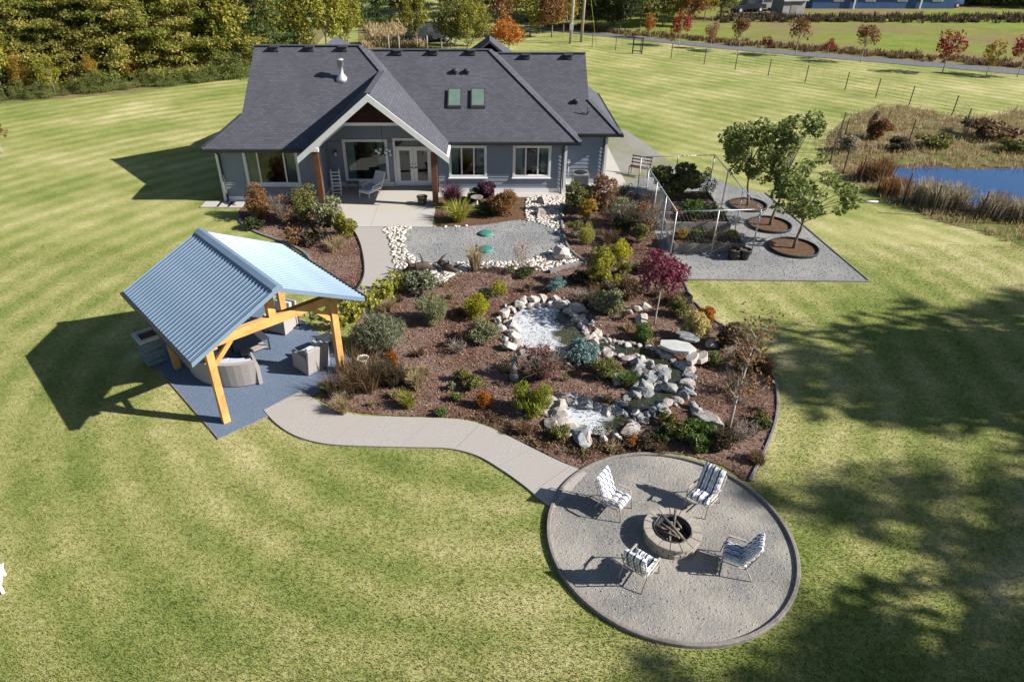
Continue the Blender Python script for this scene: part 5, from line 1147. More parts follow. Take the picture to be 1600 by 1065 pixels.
S(742, 428, 34, 40, 'grass', 'lf_straw', 'yellowing strappy iris clump at the pebble edge', 'iris_clump', dens=.35); S(816, 430, 36, 52, 'twig', 'lf_redbrown', 'spindly bare red-brown shrub below the gravel', 'bare_shrub', dens=.7); S(816, 438, 14, 10, 'loose', 'lf_green', 'small green plant under the spindly shrub', 'small_plant')
S(985, 475, 46, 32, 'loose', 'lf_brown', 'brown fading shrub below the maple', 'fading_shrub'); S(1062, 500, 40, 32, 'loose', 'lf_olive', 'olive fading shrub beside the black box', 'fading_shrub'); S(1135, 548, 50, 40, 'loose', 'lf_dkbrown', 'dark brown dried shrub along the edging', 'fading_shrub'); S(960, 460, 40, 30, 'loose', 'lf_yellowgreen', 'low yellow-green shrub in front of the tall one', 'low_shrub')
S(905, 446, 40, 18, 'loose', 'lf_dkbrown', 'dark low plant behind the small blue spruce', 'dry_perennial')
S(945, 596, 48, 30, 'loose', 'lf_olive', 'olive creeping shrub above the lower pond', 'creeping_shrub'); S(978, 606, 30, 20, 'tuft', 'lf_green', 'green grassy tuft by the cascade stones', 'grass_tuft')
S(1042, 672, 28, 28, 'loose', 'lf_yellowgreen', 'small yellow-green conifer below the lower stream', 'dwarf_conifer'); S(1090, 705, 70, 36, 'loose', 'lf_green', 'green spreading shrub near the fire circle', 'spreading_shrub'); S(1132, 712, 46, 40, 'loose', 'lf_dkbrown', 'dark red-brown shrub near the fire circle kerb', 'fading_shrub'); S(990, 702, 22, 22, 'round', 'lf_orange', 'small orange shrub below the lower pond', 'orange_shrub')
S(1060, 690, 44, 26, 'loose', 'lf_olive', 'olive low shrub left of the green spreading one', 'spreading_shrub'); S(1145, 620, 44, 34, 'twig', 'lf_dkbrown', 'dark twiggy shrub behind the bare tree', 'bare_shrub'); S(1165, 588, 40, 30, 'loose', 'lf_dark', 'dark green shrub by the curved edging', 'fading_shrub'); S(1010, 708, 40, 22, 'loose', 'lf_dkbrown', 'dark low plant at the top of the fire circle', 'dry_perennial')
# ground cover beside the path
gc = []
rng = np.random.default_rng(31)
for k in range(150):
    t = rng.random(); px = 735 + t * 240; py = 668 + t * 62 + rng.uniform(-26, 4) - 20 * (t > .8); q = G(px, py)
    if inpoly(q.x, q.y, BED): c_, _ = crown(rng, (q.x, q.y, .05), .16, .16, .09, 5, .5, 42, .06, .035); gc.append(c_)
V = np.concatenate(gc); V[:, :, 2] = np.maximum(V[:, :, 2], .022); o = stuff(link('ground_cover', quads('ground_cover', V, 'lf_brown'))); o['label'] = 'low brown-green ground cover between the path and lower pond'
# small self-sown plants dotted through the mulch
r9 = random.Random(19); taken = 0
KINDS = (('tuft', 'lf_straw', 'straw_tuft', 'small pale dried tuft self-sown in the mulch bed'), ('loose', 'lf_olive', 'small_plant', 'small olive self-sown plant in the mulch bed'), ('loose', 'lf_dkbrown', 'dry_perennial', 'small dark withered plant in the mulch bed'), ('tuft', 'lf_brown', 'dry_perennial', 'small brown dried tuft in the mulch bed'))
while taken < 64:
    px, py = r9.uniform(500, 1200), r9.uniform(425, 725); q = G(px, py)
    if not inpoly(q.x, q.y, BED) or inpoly(q.x, q.y, UPW) or inpoly(q.x, q.y, LOW): continue
    k = KINDS[taken % 4]; S(px, py, r9.uniform(10, 26), r9.uniform(8, 17), k[0], k[1], k[3], k[2], 'small plants dotted through the mulch', cat='plant', dens=.3, seed=taken + 900); taken += 1
KIND2 = (('twig', 'lf_dkbrown', 'bare_shrub', 'untidy dark twiggy plant among the bed shrubs'), ('tuft', 'lf_brown', 'dry_perennial', 'wide brown withered clump among the bed shrubs'), ('loose', 'lf_olive', 'spreading_shrub', 'low olive sprawling plant among the bed shrubs'), ('twig', 'lf_rust', 'bare_shrub', 'untidy rust-coloured twiggy plant among the bed shrubs'), ('loose', 'lf_dark', 'spreading_shrub', 'low dark green sprawling plant among the bed shrubs'))
taken = 0
while taken < 46:
    zone = taken % 3; px, py = ((r9.uniform(880, 1040), r9.uniform(330, 480)), (r9.uniform(1000, 1205), r9.uniform(560, 730)), (r9.uniform(500, 1100), r9.uniform(430, 720)))[zone]; q = G(px, py)
    if not inpoly(q.x, q.y, BED) or inpoly(q.x, q.y, UPW) or inpoly(q.x, q.y, LOW) or (930 < px < 1110 and 530 < py < 690): continue
    k = KIND2[taken % 5]; S(px, py, r9.uniform(26, 50), r9.uniform(12, 26), k[0], k[1], k[3], k[2], 'untidy plants filling the beds', cat='plant', dens=.7, seed=taken + 1900); taken += 1
# red maple with slim trunk, bare tree, three yard trees
q = G(1022, 508); plant_tree('red_maple', tree_meshes(3, 3.0, 1.75, 1.0, 'lf_burgundy', 'bark_pale', 1900, .12, .035, 18, .4, (.1, .05)), (q.x, q.y, .02), 'slim burgundy-leaved maple standing in the mulch bed')
def bare_tree():
    q = G(1136, 680); o = thing('bare_tree', 'nearly bare slender tree with a few brown leaves by the edging', 'tree', (q.x, q.y, .02)); r = random.Random(9); mb = MB(); tips = []
    mb.tube([(0, 0, -.05), (.12, .25, 1.0), (.32, .55, 1.9), (.5, .8, 2.9)], [.05, .042, .028, .008], 7)
    for k in range(22):
        t = r.uniform(.25, .95); a = Vector((.5 * t, .85 * t, .1 + 2.7 * t)); ang = r.uniform(0, 6.28); l = r.uniform(.5, 1.15) * (1.1 - .4 * t); e = a + Vector((math.cos(ang) * l * .6, math.sin(ang) * l * .6, l * .75)); mb.tube([a, a.lerp(e, .5) + Vector((0, 0, -.04)), e], [.018, .012, .004], 5, False); tips.append(e)
        for j in range(3): s_ = a.lerp(e, r.uniform(.3, .9)); f = s_ + Vector((r.uniform(-.3, .3), r.uniform(-.3, .3), r.uniform(.05, .35))); mb.tube([s_, f], [.007, .003], 4, False); tips.append(f)
    mb.build('trunk', 'bark_pale', o); rng = np.random.default_rng(4); P = np.concatenate([np.array(t_)[None] + rng.normal(size=(9, 3)) * .11 for t_ in tips if t_.z > 1.2]); V = leafq(rng, P, np.tile([0, 0, .4], (len(P), 1)), .10, .06, .5); link('crown', quads('crown', V, 'lf_rust'), o)
bare_tree()
for i, (px, py, h, cw, cb, seed, lean, lab) in enumerate(((1168, 322, 4.3, 3.5, 1.0, 21, (-.45, .2), 'dense round-headed tree in the ring nearest the house'), (1202, 353, 5.1, 3.0, 1.1, 22, (.55, .2), 'tall upright tree in the middle mulch ring'), (1239, 389, 3.4, 3.7, .95, 23, (.35, .1), 'low spreading tree in the ring at the gravel corner'))):
    q = G(px, py); plant_tree('yard_tree', tree_meshes(seed, h, cw, cb, 'lf_tree', 'bark_grey', (4600, 4000, 2900)[i], .17, .07, (34, 30, 26)[i], (.26, .25, .23)[i], lean), (q.x, q.y, .03), lab)
    R_ = (.86, .92, .98)[i]; o = struct(sheet('tree_ring', [q + Vector((math.cos(a), math.sin(a), 0)) * R_ for a in np.linspace(0, 6.283, 32, endpoint=False)], .045, 'soil')); e = ribbon('ring_edging', [q + Vector((math.cos(a), math.sin(a), 0)) * R_ for a in np.linspace(0, 6.283, 32, endpoint=False)], .05, 0, .13, 'black_plastic', True, o)
# left bed
S(404, 346, 50, 50, 'round', 'lf_rust', 'rust and green rounded shrub at the house corner', 'rounded_shrub', dens=1.1); S(441, 356, 42, 46, 'twig', 'lf_pink', 'pinkish-brown twiggy hydrangea between two rounded shrubs', 'hydrangea', dens=1.8); S(476, 352, 54, 56, 'round', 'lf_olive', 'tall olive-gold rounded shrub by the porch post', 'rounded_shrub', dens=1.1)
S(512, 362, 56, 46, 'loose', 'lf_sage', 'pale feathery shrub beside the porch post', 'feathery_shrub', dens=1.2); S(540, 376, 42, 40, 'loose', 'lf_yellowgreen', 'light green shrub spilling onto the house path', 'green_shrub', dens=1.2); S(457, 388, 32, 36, 'hosta', 'lf_rust', 'dried rust-brown broad leaves at the edging', 'dried_plant'); S(488, 388, 46, 30, 'hosta', 'lf_dkbrown', 'dark brown dried broad leaves below the feathery shrub', 'dried_plant', dens=1.2); S(395, 362, 36, 18, 'loose', 'lf_dark', 'dark low plant at the lawn edging', 'low_plant'); S(520, 392, 40, 16, 'tuft', 'lf_straw', 'flattened straw-coloured grass in the left bed', 'straw_tuft', dens=.8)
# patio bed
S(706, 328, 40, 32, 'grass', 'lf_purple', 'purple-leaved shrub beside the porch post', 'purple_shrub', dens=1.6); S(762, 320, 36, 32, 'loose', 'lf_purple', 'purple-leaved shrub behind the round brown one', 'purple_shrub', dens=1.4); S(789, 342, 58, 42, 'round', 'lf_rust', 'rounded brown-green shrub at the end of the patio bed', 'rounded_shrub', dens=1.1); S(716, 352, 52, 30, 'grass', 'lf_hosta', 'yellow arching strap-leaved clump in the patio bed', 'strap_plant', dens=.8); S(742, 316, 26, 20, 'loose', 'lf_green', 'small green plant behind the bird bath', 'small_plant'); S(758, 340, 34, 20, 'loose', 'lf_dark', 'dark green low plant under the bird bath', 'low_plant')
# right bed
S(907, 338, 48, 50, 'loose', 'lf_olive', 'olive shrub by the edging and pebbles', 'olive_shrub'); S(942, 336, 48, 56, 'loose', 'lf_pink', 'tall hydrangea with faded pink heads by the air conditioner', 'hydrangea', dens=1.1); S(918, 350, 34, 36, 'loose', 'lf_gold', 'yellowing hydrangea foliage under the faded heads', 'hydrangea')
S(975, 362, 60, 44, 'twig', 'lf_sage', 'grey-green twiggy shrub in the middle of the right bed', 'twiggy_shrub', dens=2.2); S(1010, 372, 56, 50, 'twig', 'lf_rust', 'brown twiggy rose by the chain-link corner', 'rose_bush', dens=1.8); S(1018, 348, 40, 44, 'twig', 'lf_dkbrown', 'dark twiggy rose behind the brown one', 'rose_bush', dens=1.8); S(1000, 385, 34, 30, 'loose', 'lf_olive', 'small olive shrub under the brown rose', 'olive_shrub'); S(975, 318, 46, 24, 'twig', 'lf_greygreen', 'grey fading plant along the top of the right bed', 'twiggy_shrub', dens=1.2)
S(1008, 462, 26, 22, 'loose', 'lf_purple', 'small dark purple plant left of the maple', 'purple_shrub')
# ------------------------------------------------------------------ fenced kitchen garden
ENC = {'FL': (7.42, 25.43), 'FR': (10.80, 25.63), 'BR': (10.95, 32.7), 'BL': (7.35, 32.41)}
enc = thing('chain_link_enclosure', 'galvanised pipe-framed enclosure round the raised beds', 'enclosure', (9.1, 29.0, .016)); EO = (9.1, 29.0, .016); Hh = 1.95
def lerp2(a, b, t): return (a[0] + (b[0] - a[0]) * t, a[1] + (b[1] - a[1]) * t)
sides = (('FL', 'FR', 2), ('FL', 'BL', 4), ('BL', 'BR', 2), ('FR', 'BR', 3)); done = set()
for a, b, n in sides:
    for k in range(n + 1):
        p = lerp2(ENC[a], ENC[b], k / n); key = (round(p[0], 1), round(p[1], 1))
        if key in done: continue
        done.add(key); mb = MB(); mb.tube([(p[0], p[1], 0), (p[0], p[1], Hh)], .028, 8); mb.build('post', 'galv', enc, EO)
    p, q = ENC[a], ENC[b]; mb = MB(); mb.tube([(p[0], p[1], Hh), (q[0], q[1], Hh)], .02, 8); mb.build('top_rail', 'galv', enc, EO)
    L_ = math.hypot(q[0] - p[0], q[1] - p[1]); mb = MB(); m_ = int(L_ / .16)
    for k in range(m_):
        for s in (-1, 1):
            x0_ = k * .16; z0_ = 0 if s > 0 else Hh; run = Hh * .55; x1_ = x0_ + run
            z1_ = Hh if s > 0 else 0
            if x1_ > L_: z1_ = z0_ + (z1_ - z0_) * (L_ - x0_) / run; x1_ = L_
            A = lerp2(p, q, x0_ / L_); B = lerp2(p, q, x1_ / L_); mb.tube([(A[0], A[1], z0_), (B[0], B[1], z1_)], .0018, 3, False)
    mb.build('wire_mesh', 'galv', enc, EO)
def raised(x0, x1, y0, y1, h, lab, mat='old_wood'):
    o = thing('raised_bed', lab, 'raised bed', ((x0 + x1) / 2, (y0 + y1) / 2, .016)); w, d = x1 - x0, y1 - y0
    for k in range(2):
        z = h / 4 + k * h / 2; e = .004 * k
        for s in (-1, 1):
            mb = MB(); mb.box((0, s * d / 2, z), (w + .06 + e, .06, h / 2 - .008)); mb.build('plank', mat, o, bevel=.006); mb = MB(); mb.box((s * w / 2, 0, z), (.06, d - .07, h / 2 - .008)); mb.build('plank', mat, o, bevel=.006)
    mb = MB(); mb.box((0, 0, h - .08), (w - .06, d - .06, .05)); mb.build('soil', 'soil', o)
raised(7.65, 10.5, 25.75, 27.0, .42, 'long weathered raised bed along the chain-link front'); raised(7.8, 10.6, 28.0, 29.2, .42, 'weathered raised bed in the middle of the enclosure'); raised(7.9, 10.6, 30.4, 31.8, .45, 'weathered raised bed under the big dull leafy shrub')
def bedplant(x, y, w, h, style, mat, lab, name, z=.4, dens=1.0):
    rng = np.random.default_rng(int(x * 100 + y * 10)); o = thing(name, lab, 'plant', (x, y, z + .016)); 
    if style == 'tuft': V = np.concatenate([blades(rng, np.array([rng.normal() * w * .2, rng.normal() * w * .2, 0]), h, .5, .012, int(60 * dens), w * .15) for _ in range(8)])
    else: V, _ = crown(rng, (0, 0, h * .5), w / 2, w / 2, h * .52, 16, .36, int(1300 * dens), max(.06, w * .075), max(.04, w * .045), -.9)
    V[:, :, 2] = np.maximum(V[:, :, 2], -.02); link('foliage', quads(name, V, mat), o); mb = MB(); mb.tube([(0, 0, -.04), (0, 0, h * .5)], [.02, .01], 5, False); mb.build('stem', 'bark_dark', o)
for a in ((8.0, 26.3, .7, .5, 'loose', 'lf_gold', 'yellow marigold-like plant at the end of the front raised bed', 'yellow_plant'), (8.75, 26.4, .8, .5, 'loose', 'lf_olive', 'olive vegetable plant in the front raised bed', 'vegetable_plant'), (9.5, 26.4, .8, .45, 'tuft', 'lf_straw', 'straw-coloured spent crop in the front raised bed', 'spent_crop'), (10.15, 26.3, .6, .4, 'loose', 'lf_yellowgreen', 'yellow-green plant above the nursery pots', 'vegetable_plant'),
          (8.35, 28.6, .8, .55, 'loose', 'lf_rust', 'rust-coloured plant at the end of the middle raised bed', 'rust_plant'), (9.2, 28.6, 1.3, .85, 'loose', 'lf_green', 'large leafy green squash plant in the middle raised bed', 'squash_plant'), (10.15, 28.6, .8, .6, 'loose', 'lf_olive', 'olive bean plant in the middle raised bed', 'bean_plant'),
          (9.0, 31.1, 2.8, 1.6, 'loose', 'lf_olive', 'big dull leafy shrub filling the rear raised bed', 'dark_shrub'), (10.3, 31.0, .9, 1.5, 'loose', 'lf_green', 'climbing green vine at the rear bed corner', 'vine')): bedplant(*a, dens=2.6 if a[2] > 2 else 1.0)
q = G(1010, 268); o = thing('iron_bench', 'rust-brown iron garden bench at the back of the gravel', 'bench', (7.9, 35.2, .012), -.5)
for x in (-.5, .5):
    for y in (0, .4): mb = MB(); mb.tube([(x, y, 0), (x, y, .45)], .02, 6); mb.build('leg', 'red_brown_iron', o)
    mb = MB(); mb.tube([(x, .4, .45), (x, .52, 1.0)], .02, 6); mb.build('back_post', 'red_brown_iron', o)
for k in range(4): mb = MB(); mb.box((0, .05 + k * .11, .46), (1.1, .07, .02)); mb.build('slat', 'red_brown_iron', o)
for k in range(3): mb = MB(); mb.box((0, .44 + k * .035, .62 + k * .16), (1.1, .02, .06)); mb.build('back_slat', 'red_brown_iron', o)
# ------------------------------------------------------------------ woods, roadside and far things
TB = {}
def T(key, fn):
    if key not in TB: TB[key] = fn()
    return TB[key]
CED = [conifer_meshes(100 + k, (11.5, 14.5, 10.5, 13.0)[k], (4.6, 4.0, 4.8, 4.4)[k], ('lf_cedar', 'lf_cedargreen', 'lf_cedar', 'lf_cedargreen')[k], 17000, .17, .04, .22, .2, (14, 16, 13, 15)[k], .78) for k in range(4)]
FIR = [conifer_meshes(120 + k, 12.5 + k, 4.8, 'lf_fir', 11000, .18, .05, .26, .3, 17, .85) for k in range(2)]
YG = [tree_meshes(130 + k, 7.5 + .6 * k, 4.4, .7, 'lf_yellowgreen', 'bark_grey', 3200, .30, .11, 30, .32) for k in range(2)]
OL = [tree_meshes(140 + k, 7.0 + .8 * k, 5.2, .6, 'lf_olive', 'bark_grey', 3200, .30, .12, 30, .32) for k in range(2)]
GD = [tree_meshes(150 + k, 6.5 + k, 4.2, .7, 'lf_gold' if k else 'lf_rust', 'bark_grey', 2800, .28, .1, 28, .32) for k in range(2)]
DK = [tree_meshes(160, 8.0, 6.0, .5, 'lf_dark', 'bark_dark', 4200, .32, .14, 34, .33)]
BR = random.Random(3)
row = []
for i, px in enumerate((-70, -25, 22, 62, 104, 148, 190, 236, 280, 322, 362, 402)):
    py = 160 - (px / 385) * 36 - 5; q = G(px, py - 3); m = CED[i % 4] if i not in (0, 1, 11) else FIR[i % 2]
    s = BR.uniform(.88, 1.12); lab = 'brownish-green cedar in the front row of the woodland edge' if i not in (0, 1, 11) else 'dark green fir in the front row of the woodland edge'
    plant_tree('cedar_tree' if i not in (0, 1, 11) else 'fir_tree', m, (q.x, q.y + 2, 0), lab, 'tree', BR.uniform(0, 6.28), (s * 1.1, s * 1.1, s), 'front row of the woods')
for i, px in enumerate((-95, -45, 5, 50, 92, 135, 178, 222, 268, 312, 356, 395, 428)):
    py = 150 - (px / 385) * 36; q = G(px, py - 6); m = CED[(i + 2) % 4] if i % 3 else FIR[i % 2]; s = BR.uniform(1.0, 1.3)
    plant_tree('cedar_tree' if i % 3 else 'fir_tree', m, (q.x - 1, q.y + 8, 0), ('tall cedar' if i % 3 else 'tall dark fir') + ' standing behind the front row of the woods', 'tree', BR.uniform(0, 6.28), s, 'second row of the woods')
for i, px in enumerate((-60, 0, 60, 120, 180, 240, 300, 360, 420, 470)):
    q = G(px, 62); plant_tree('fir_tree', FIR[i % 2], (q.x - 2, q.y + BR.uniform(-2, 3), 0), 'tall dark fir deep inside the woods', 'tree', BR.uniform(0, 6.28), BR.uniform(1.0, 1.3), 'trees deep in the woods')
for i, (px, py, s, k) in enumerate(((42, 150, .42, 'gold'), (56, 140, .40, 'gold'), (108, 136, .38, 'gold'), (150, 140, .36, 'gold'), (8, 152, .7, 'green'), (88, 150, .42, 'green'), (375, 112, .95, 'green'), (30, 140, .8, 'green'), (205, 128, .4, 'gold'), (70, 118, 1.1, 'green'), (250, 112, 1.0, 'green'), (320, 108, .9, 'gold'), (165, 118, 1.0, 'green'))):
    q = G(px, py); plant_tree('understorey_tree', GD[1] if k == 'gold' else YG[0], (q.x, q.y, 0), 'golden-leaved tree among the cedars' if k == 'gold' else 'yellow-green tree among the cedars', 'tree', i, s, 'understorey trees')
CONE = conifer_meshes(171, 1.9, 1.2, 'lf_tree', 1400, .03, .03, .12, .1, 10, .8)
for i in range(30):
    t = i / 29; px = -5 + t * 395; py = 160 - t * 39 + BR.uniform(-2, 2); q = G(px, py); s = BR.uniform(.45, .95) * (.8 + .45 * t)
    plant_tree('young_cedar', CONE, (q.x, q.y, 0), 'young hedge cedar planted along the foot of the woods', 'tree', BR.uniform(0, 6.28), (s * BR.uniform(.9, 1.3), s * 1.1, s), 'young cedar hedge')
# trees behind the house, left to right
for i, (px, py, ms, s, nm, lab) in enumerate((
    (428, 92, YG[0], 1.0, 'yellow_tree', 'yellow-green tree behind the left end of the ridge'), (470, 88, YG[1], 1.05, 'yellow_tree', 'taller yellow-green tree behind the left roof'), (512, 86, YG[0], 1.1, 'yellow_tree', 'pale yellow-green tree above the left rear hip'), (545, 80, YG[1], .8, 'yellow_tree', 'small yellow-green tree where the dry field begins'),
    (450, 62, CED[1], .95, 'cedar_tree', 'dark cedar behind the yellow-green trees'), (560, 42, FIR[0], .9, 'fir_tree', 'dark fir beyond the dry field'), (590, 38, FIR[1], .85, 'fir_tree', 'second dark fir beyond the dry field'), (625, 36, OL[0], 1.1, 'olive_tree', 'olive tree beyond the dry field'),
    (652, 72, YG[0], .72, 'young_tree', 'small green tree standing at the dry field edge'), (705, 78, OL[1], .72, 'olive_tree', 'bushy green tree right of the small field tree'), (730, 80, YG[1], .62, 'yellow_tree', 'small yellow-green tree left of the dark hip'), (690, 36, YG[1], 1.15, 'yellow_tree', 'tall yellow tree far behind the middle roof'), (740, 40, OL[0], 1.2, 'olive_tree', 'broad olive tree far behind the middle roof'), (778, 46, GD[0], 1.05, 'rust_tree', 'rust-leaved tree above the orange bush'),
    (755, 72, YG[0], .6, 'yellow_tree', 'gold-green small tree beside the dark hip'), (828, 58, YG[1], .95, 'yellow_tree', 'green and gold tree left of the utility pole'), (862, 58, GD[0], 1.0, 'rust_tree', 'rust and gold tree beside the utility pole'), (880, 52, GD[1], .85, 'gold_tree', 'golden tree just behind the utility pole'),
    (930, 46, DK[0], 1.0, 'dark_tree', 'dark green rounded tree at the bend of the road'), (968, 50, DK[0], .8, 'dark_tree', 'smaller dark green tree beside the road'), (1000, 44, OL[1], 1.0, 'olive_tree', 'olive tree beside the dark roadside trees'), (1035, 42, OL[0], .95, 'olive_tree', 'dull olive tree across the road'), (1075, 42, GD[0], .9, 'rust_tree', 'rust-coloured tree across the road'), (1100, 34, GD[1], .9, 'gold_tree', 'golden tree across the road'), (1125, 30, OL[1], .9, 'olive_tree', 'olive tree at the end of the roadside wood'),
    (905, 30, OL[0], 1.3, 'olive_tree', 'tall olive tree behind the utility pole'), (950, 22, GD[0], 1.4, 'rust_tree', 'tall rust tree in the far wood'), (1010, 20, OL[1], 1.3, 'olive_tree', 'tall olive tree in the far wood'), (1060, 18, OL[0], 1.3, 'olive_tree', 'second tall olive tree in the far wood'), (800, 26, GD[0], 1.4, 'rust_tree', 'tall rust tree far behind the orange bush'), (850, 24, OL[1], 1.4, 'olive_tree', 'tall olive tree far left of the pole'), (640, 18, FIR[0], 1.1, 'fir_tree', 'far fir beyond the olive tree'), (720, 16, OL[0], 1.5, 'olive_tree', 'far broad olive tree on the skyline'), (1150, 8, OL[1], 1.2, 'olive_tree', 'olive tree above the parked truck'), (1200, -4, DK[0], 1.3, 'dark_tree', 'dark tree behind the grey shed'))):
    q = G(px, py); plant_tree(nm, ms, (q.x, q.y, 0), lab, 'tree', i * 1.3, s)
r7 = random.Random(41)
for i in range(34):
    px = r7.uniform(560, 1125); py = r7.uniform(8, 40) if px > 860 else r7.uniform(4, 30); q = G(px, py); k = i % 5
    ms, nm, lb = ((OL[0], 'olive_tree', 'dull olive tree in the far wood behind the house'), (GD[0], 'rust_tree', 'rust-leaved tree in the far wood behind the house'), (YG[1], 'yellow_tree', 'yellow-green tree in the far wood behind the house'), (OL[1], 'olive_tree', 'dull olive tree in the far wood behind the house'), (GD[1], 'gold_tree', 'golden tree in the far wood behind the house'))[k]
    if q.y - 2 < 84.8 and px > 880: q.y += 8
    plant_tree(nm, ms, (q.x, q.y, 0), lb, 'tree', i, r7.uniform(.75, 1.2), 'trees of the far wood')
ob = T('orange', lambda: tree_meshes(180, 3.6, 4.0, .2, 'lf_orange', 'bark_grey', 1700, .26, .06, 20, .36)); q = G(795, 82); plant_tree('orange_shrub', ob, (q.x, q.y, 0), 'bright orange bush right behind the dark rear hip', 'shrub')
RM = {k: tree_meshes(190 + i, 3.6, 2.2, .8, 'lf_' + k, 'bark_pale', 900, .20, .05, 16, .36) for i, k in enumerate(('red', 'rust', 'orange', 'pink', 'gold'))}
for i, (px, py, s, k, lab) in enumerate(((1012, 57, .75, 'orange', 'small orange maple first along the road from the pole'), (1056, 69, .95, 'red', 'deep red round maple beside the road'), (1105, 73, .75, 'pink', 'pinkish half-bare maple beside the road'), (1147, 78, .95, 'rust', 'tall rust-red maple left of the parked truck'), (1189, 81, .5, 'red', 'small red sapling below the far shed'), (1235, 84, 1.05, 'rust', 'rust-red maple with dark lower leaves below the grey shed'), (1283, 88, .55, 'red', 'small bright red sapling between two rust maples'), (1335, 94, 1.0, 'rust', 'two-toned orange and red maple along the road'), (1460, 110, 1.05, 'red', 'bright red full maple along the road'), (1528, 112, .8, 'gold', 'yellow-orange maple beside the road'), (1575, 116, 1.0, 'red', 'red maple at the far end of the road'))):
    q = G(px, py); plant_tree('roadside_maple', RM[k], (q.x, q.y - 1.2, 0), lab, 'tree', i, s)
# hedges of dry grass along the road and field edge, reeds round the pond
def tussocks(name, pts, h, w, n, mat, seed, lab):
    rng = np.random.default_rng(seed); V = np.concatenate([blades(rng, np.array([x + rng.normal() * .3, y + rng.normal() * .3, 0]), h * rng.uniform(.6, 1.2), .5, w, n, .35) for x, y in pts]); o = stuff(link(name, quads(name, V, mat))); o['label'] = lab
r = random.Random(8); pts = []
for k in range(520):
    t = r.random(); i = t * (len(ROAD_A) - 1); a = ROAD_A[int(i)]; pts.append((a.x + r.uniform(-1, 1.5), a.y + r.uniform(.4, 3.5)))
tussocks('roadside_grass', pts, .5, .05, 16, 'lf_brown', 1, 'tall brown grass along the far verge of the road')
pts = [tuple(G(r.uniform(1120, 1640), r.uniform(26, 36)))[:2] for k in range(420)]; tussocks('field_edge_grass', pts, .75, .06, 16, 'lf_dkbrown', 2, 'dark rough grass along the far edge of the field')
pts = [q_ for q_ in scatter_in([(p.x, p.y) for p in BANK], 1500, 9) if not inpoly(q_[0], q_[1], PONDW)]; tussocks('bank_grass', pts[:1150], .34, .02, 16, 'lf_straw', 3, 'brown rough grass on the farm pond bank')
pts = [tuple(G(r.uniform(575, 655), r.uniform(42, 74)))[:2] for k in range(330)]; tussocks('dry_meadow', pts, .9, .05, 14, 'lf_straw', 4, 'tall straw-coloured meadow grass behind the house')
pts = [tuple(G(r.uniform(-10, 390), 0))[:2] for k in range(2)]
for i, (px, py, w, h, lab) in enumerate(((1440, 318, 56, 42, 'clump beside the left end of the near bank'), (1485, 328, 60, 46, 'tall clump in the middle of the near bank'), (1545, 338, 62, 40, 'clump right of the middle reeds'), (1592, 344, 50, 36, 'clump at the far right of the near bank'), (1372, 282, 56, 36, 'clump at the pond tip by the fence'), (1395, 303, 44, 30, 'clump between the pond tip and near bank'))):
    p_ = G(px, py); rng = np.random.default_rng(i); sc = 1 / PXM(px, py); V = np.concatenate([blades(rng, np.array([rng.normal() * w * sc * .2, rng.normal() * w * sc * .12, 0]), h * sc, .35, .022, 34, .3) for _ in range(16)]); o = link('reed_clump', quads('reed_clump', V, 'lf_reed' if i < 4 else 'lf_rust'), None, (p_.x, p_.y, 0)); tag(o, 'pale dry reed ' + lab if i < 4 else 'rust-brown reed ' + lab, 'reeds', 'reeds round the farm pond')
for i, (px, py, w, h, m, lab) in enumerate(((1375, 222, 40, 34, 'lf_rust', 'rust-brown bush on the bank behind the fence'), (1365, 218, 22, 40, 'lf_dkbrown', 'dark upright bush beside the rust one'), (1560, 222, 90, 26, 'lf_brown', 'broad brown thicket beyond the pond'), (1590, 242, 50, 20, 'lf_olive', 'olive thicket at the pond far corner'), (1330, 240, 40, 26, 'lf_reed', 'pale dry thicket at the fence corner'), (1470, 235, 60, 20, 'lf_olive', 'low olive scrub along the far pond bank'), (1410, 240, 40, 22, 'lf_dkbrown', 'dark scrub along the far pond bank'))): S(px, py, w, h, 'loose', m, lab, 'bank_shrub', z=0.0)
# wire fences
def fence(name, pts, label, gap, h=1.35, post='bark_dark', r_=.035):
    pts = [Vector((p.x, p.y, 0)) for p in pts]; o = thing(name, label, 'fence', pts[0]); off = tuple(pts[0]); P = []
    for a, b in zip(pts, pts[1:]):
        n = max(1, round((b - a).length / gap)); P += [a.lerp(b, k / n) for k in range(n)]
    P.append(pts[-1]); mb = MB(); mb.tube([(0, 0, -.1), (0, 0, h)], r_, 6); me = mb.data('post', post)
    for p in P: link('post', me, o, p - pts[0])
    mb = MB()
    for z in (.15, .35, .55, .8, 1.05, h - .05):
        for a, b in zip(P, P[1:]): mb.tube([(a.x, a.y, z), (b.x, b.y, z)], .006, 3, False)
    for a, b in zip(P, P[1:]):
        n = int((b - a).length / .6)
        for k in range(1, n): q = a.lerp(b, k / n); mb.tube([(q.x, q.y, .1), (q.x, q.y, h - .05)], .004, 3, False)
    mb.build('wire', 'dark_vent', o, off); return o
fence('wire_fence', GL([(890, 69), (1000, 84), (1100, 101), (1200, 119), (1320, 141), (1420, 165), (1487, 181)]), 'long wire fence of thin posts crossing the far lawn', 3.0)
fence('wire_fence', GL([(1487, 181), (1506, 203), (1506, 222), (1420, 222), (1318, 220)]), 'wire fence corner behind the farm pond', 2.6)
fence('wire_fence', GL([(1312, 212), (1296, 257), (1317, 272), (1342, 286), (1370, 302), (1411, 317), (1455, 337), (1527, 347), (1610, 353)]), 'wire fence along the near bank of the farm pond', 2.2, 1.45)
q = G(995, 84); o = thing('fence_gate', 'small dark framed gate standing in the long wire fence', 'gate', (q.x, q.y - .1, 0), -.35)
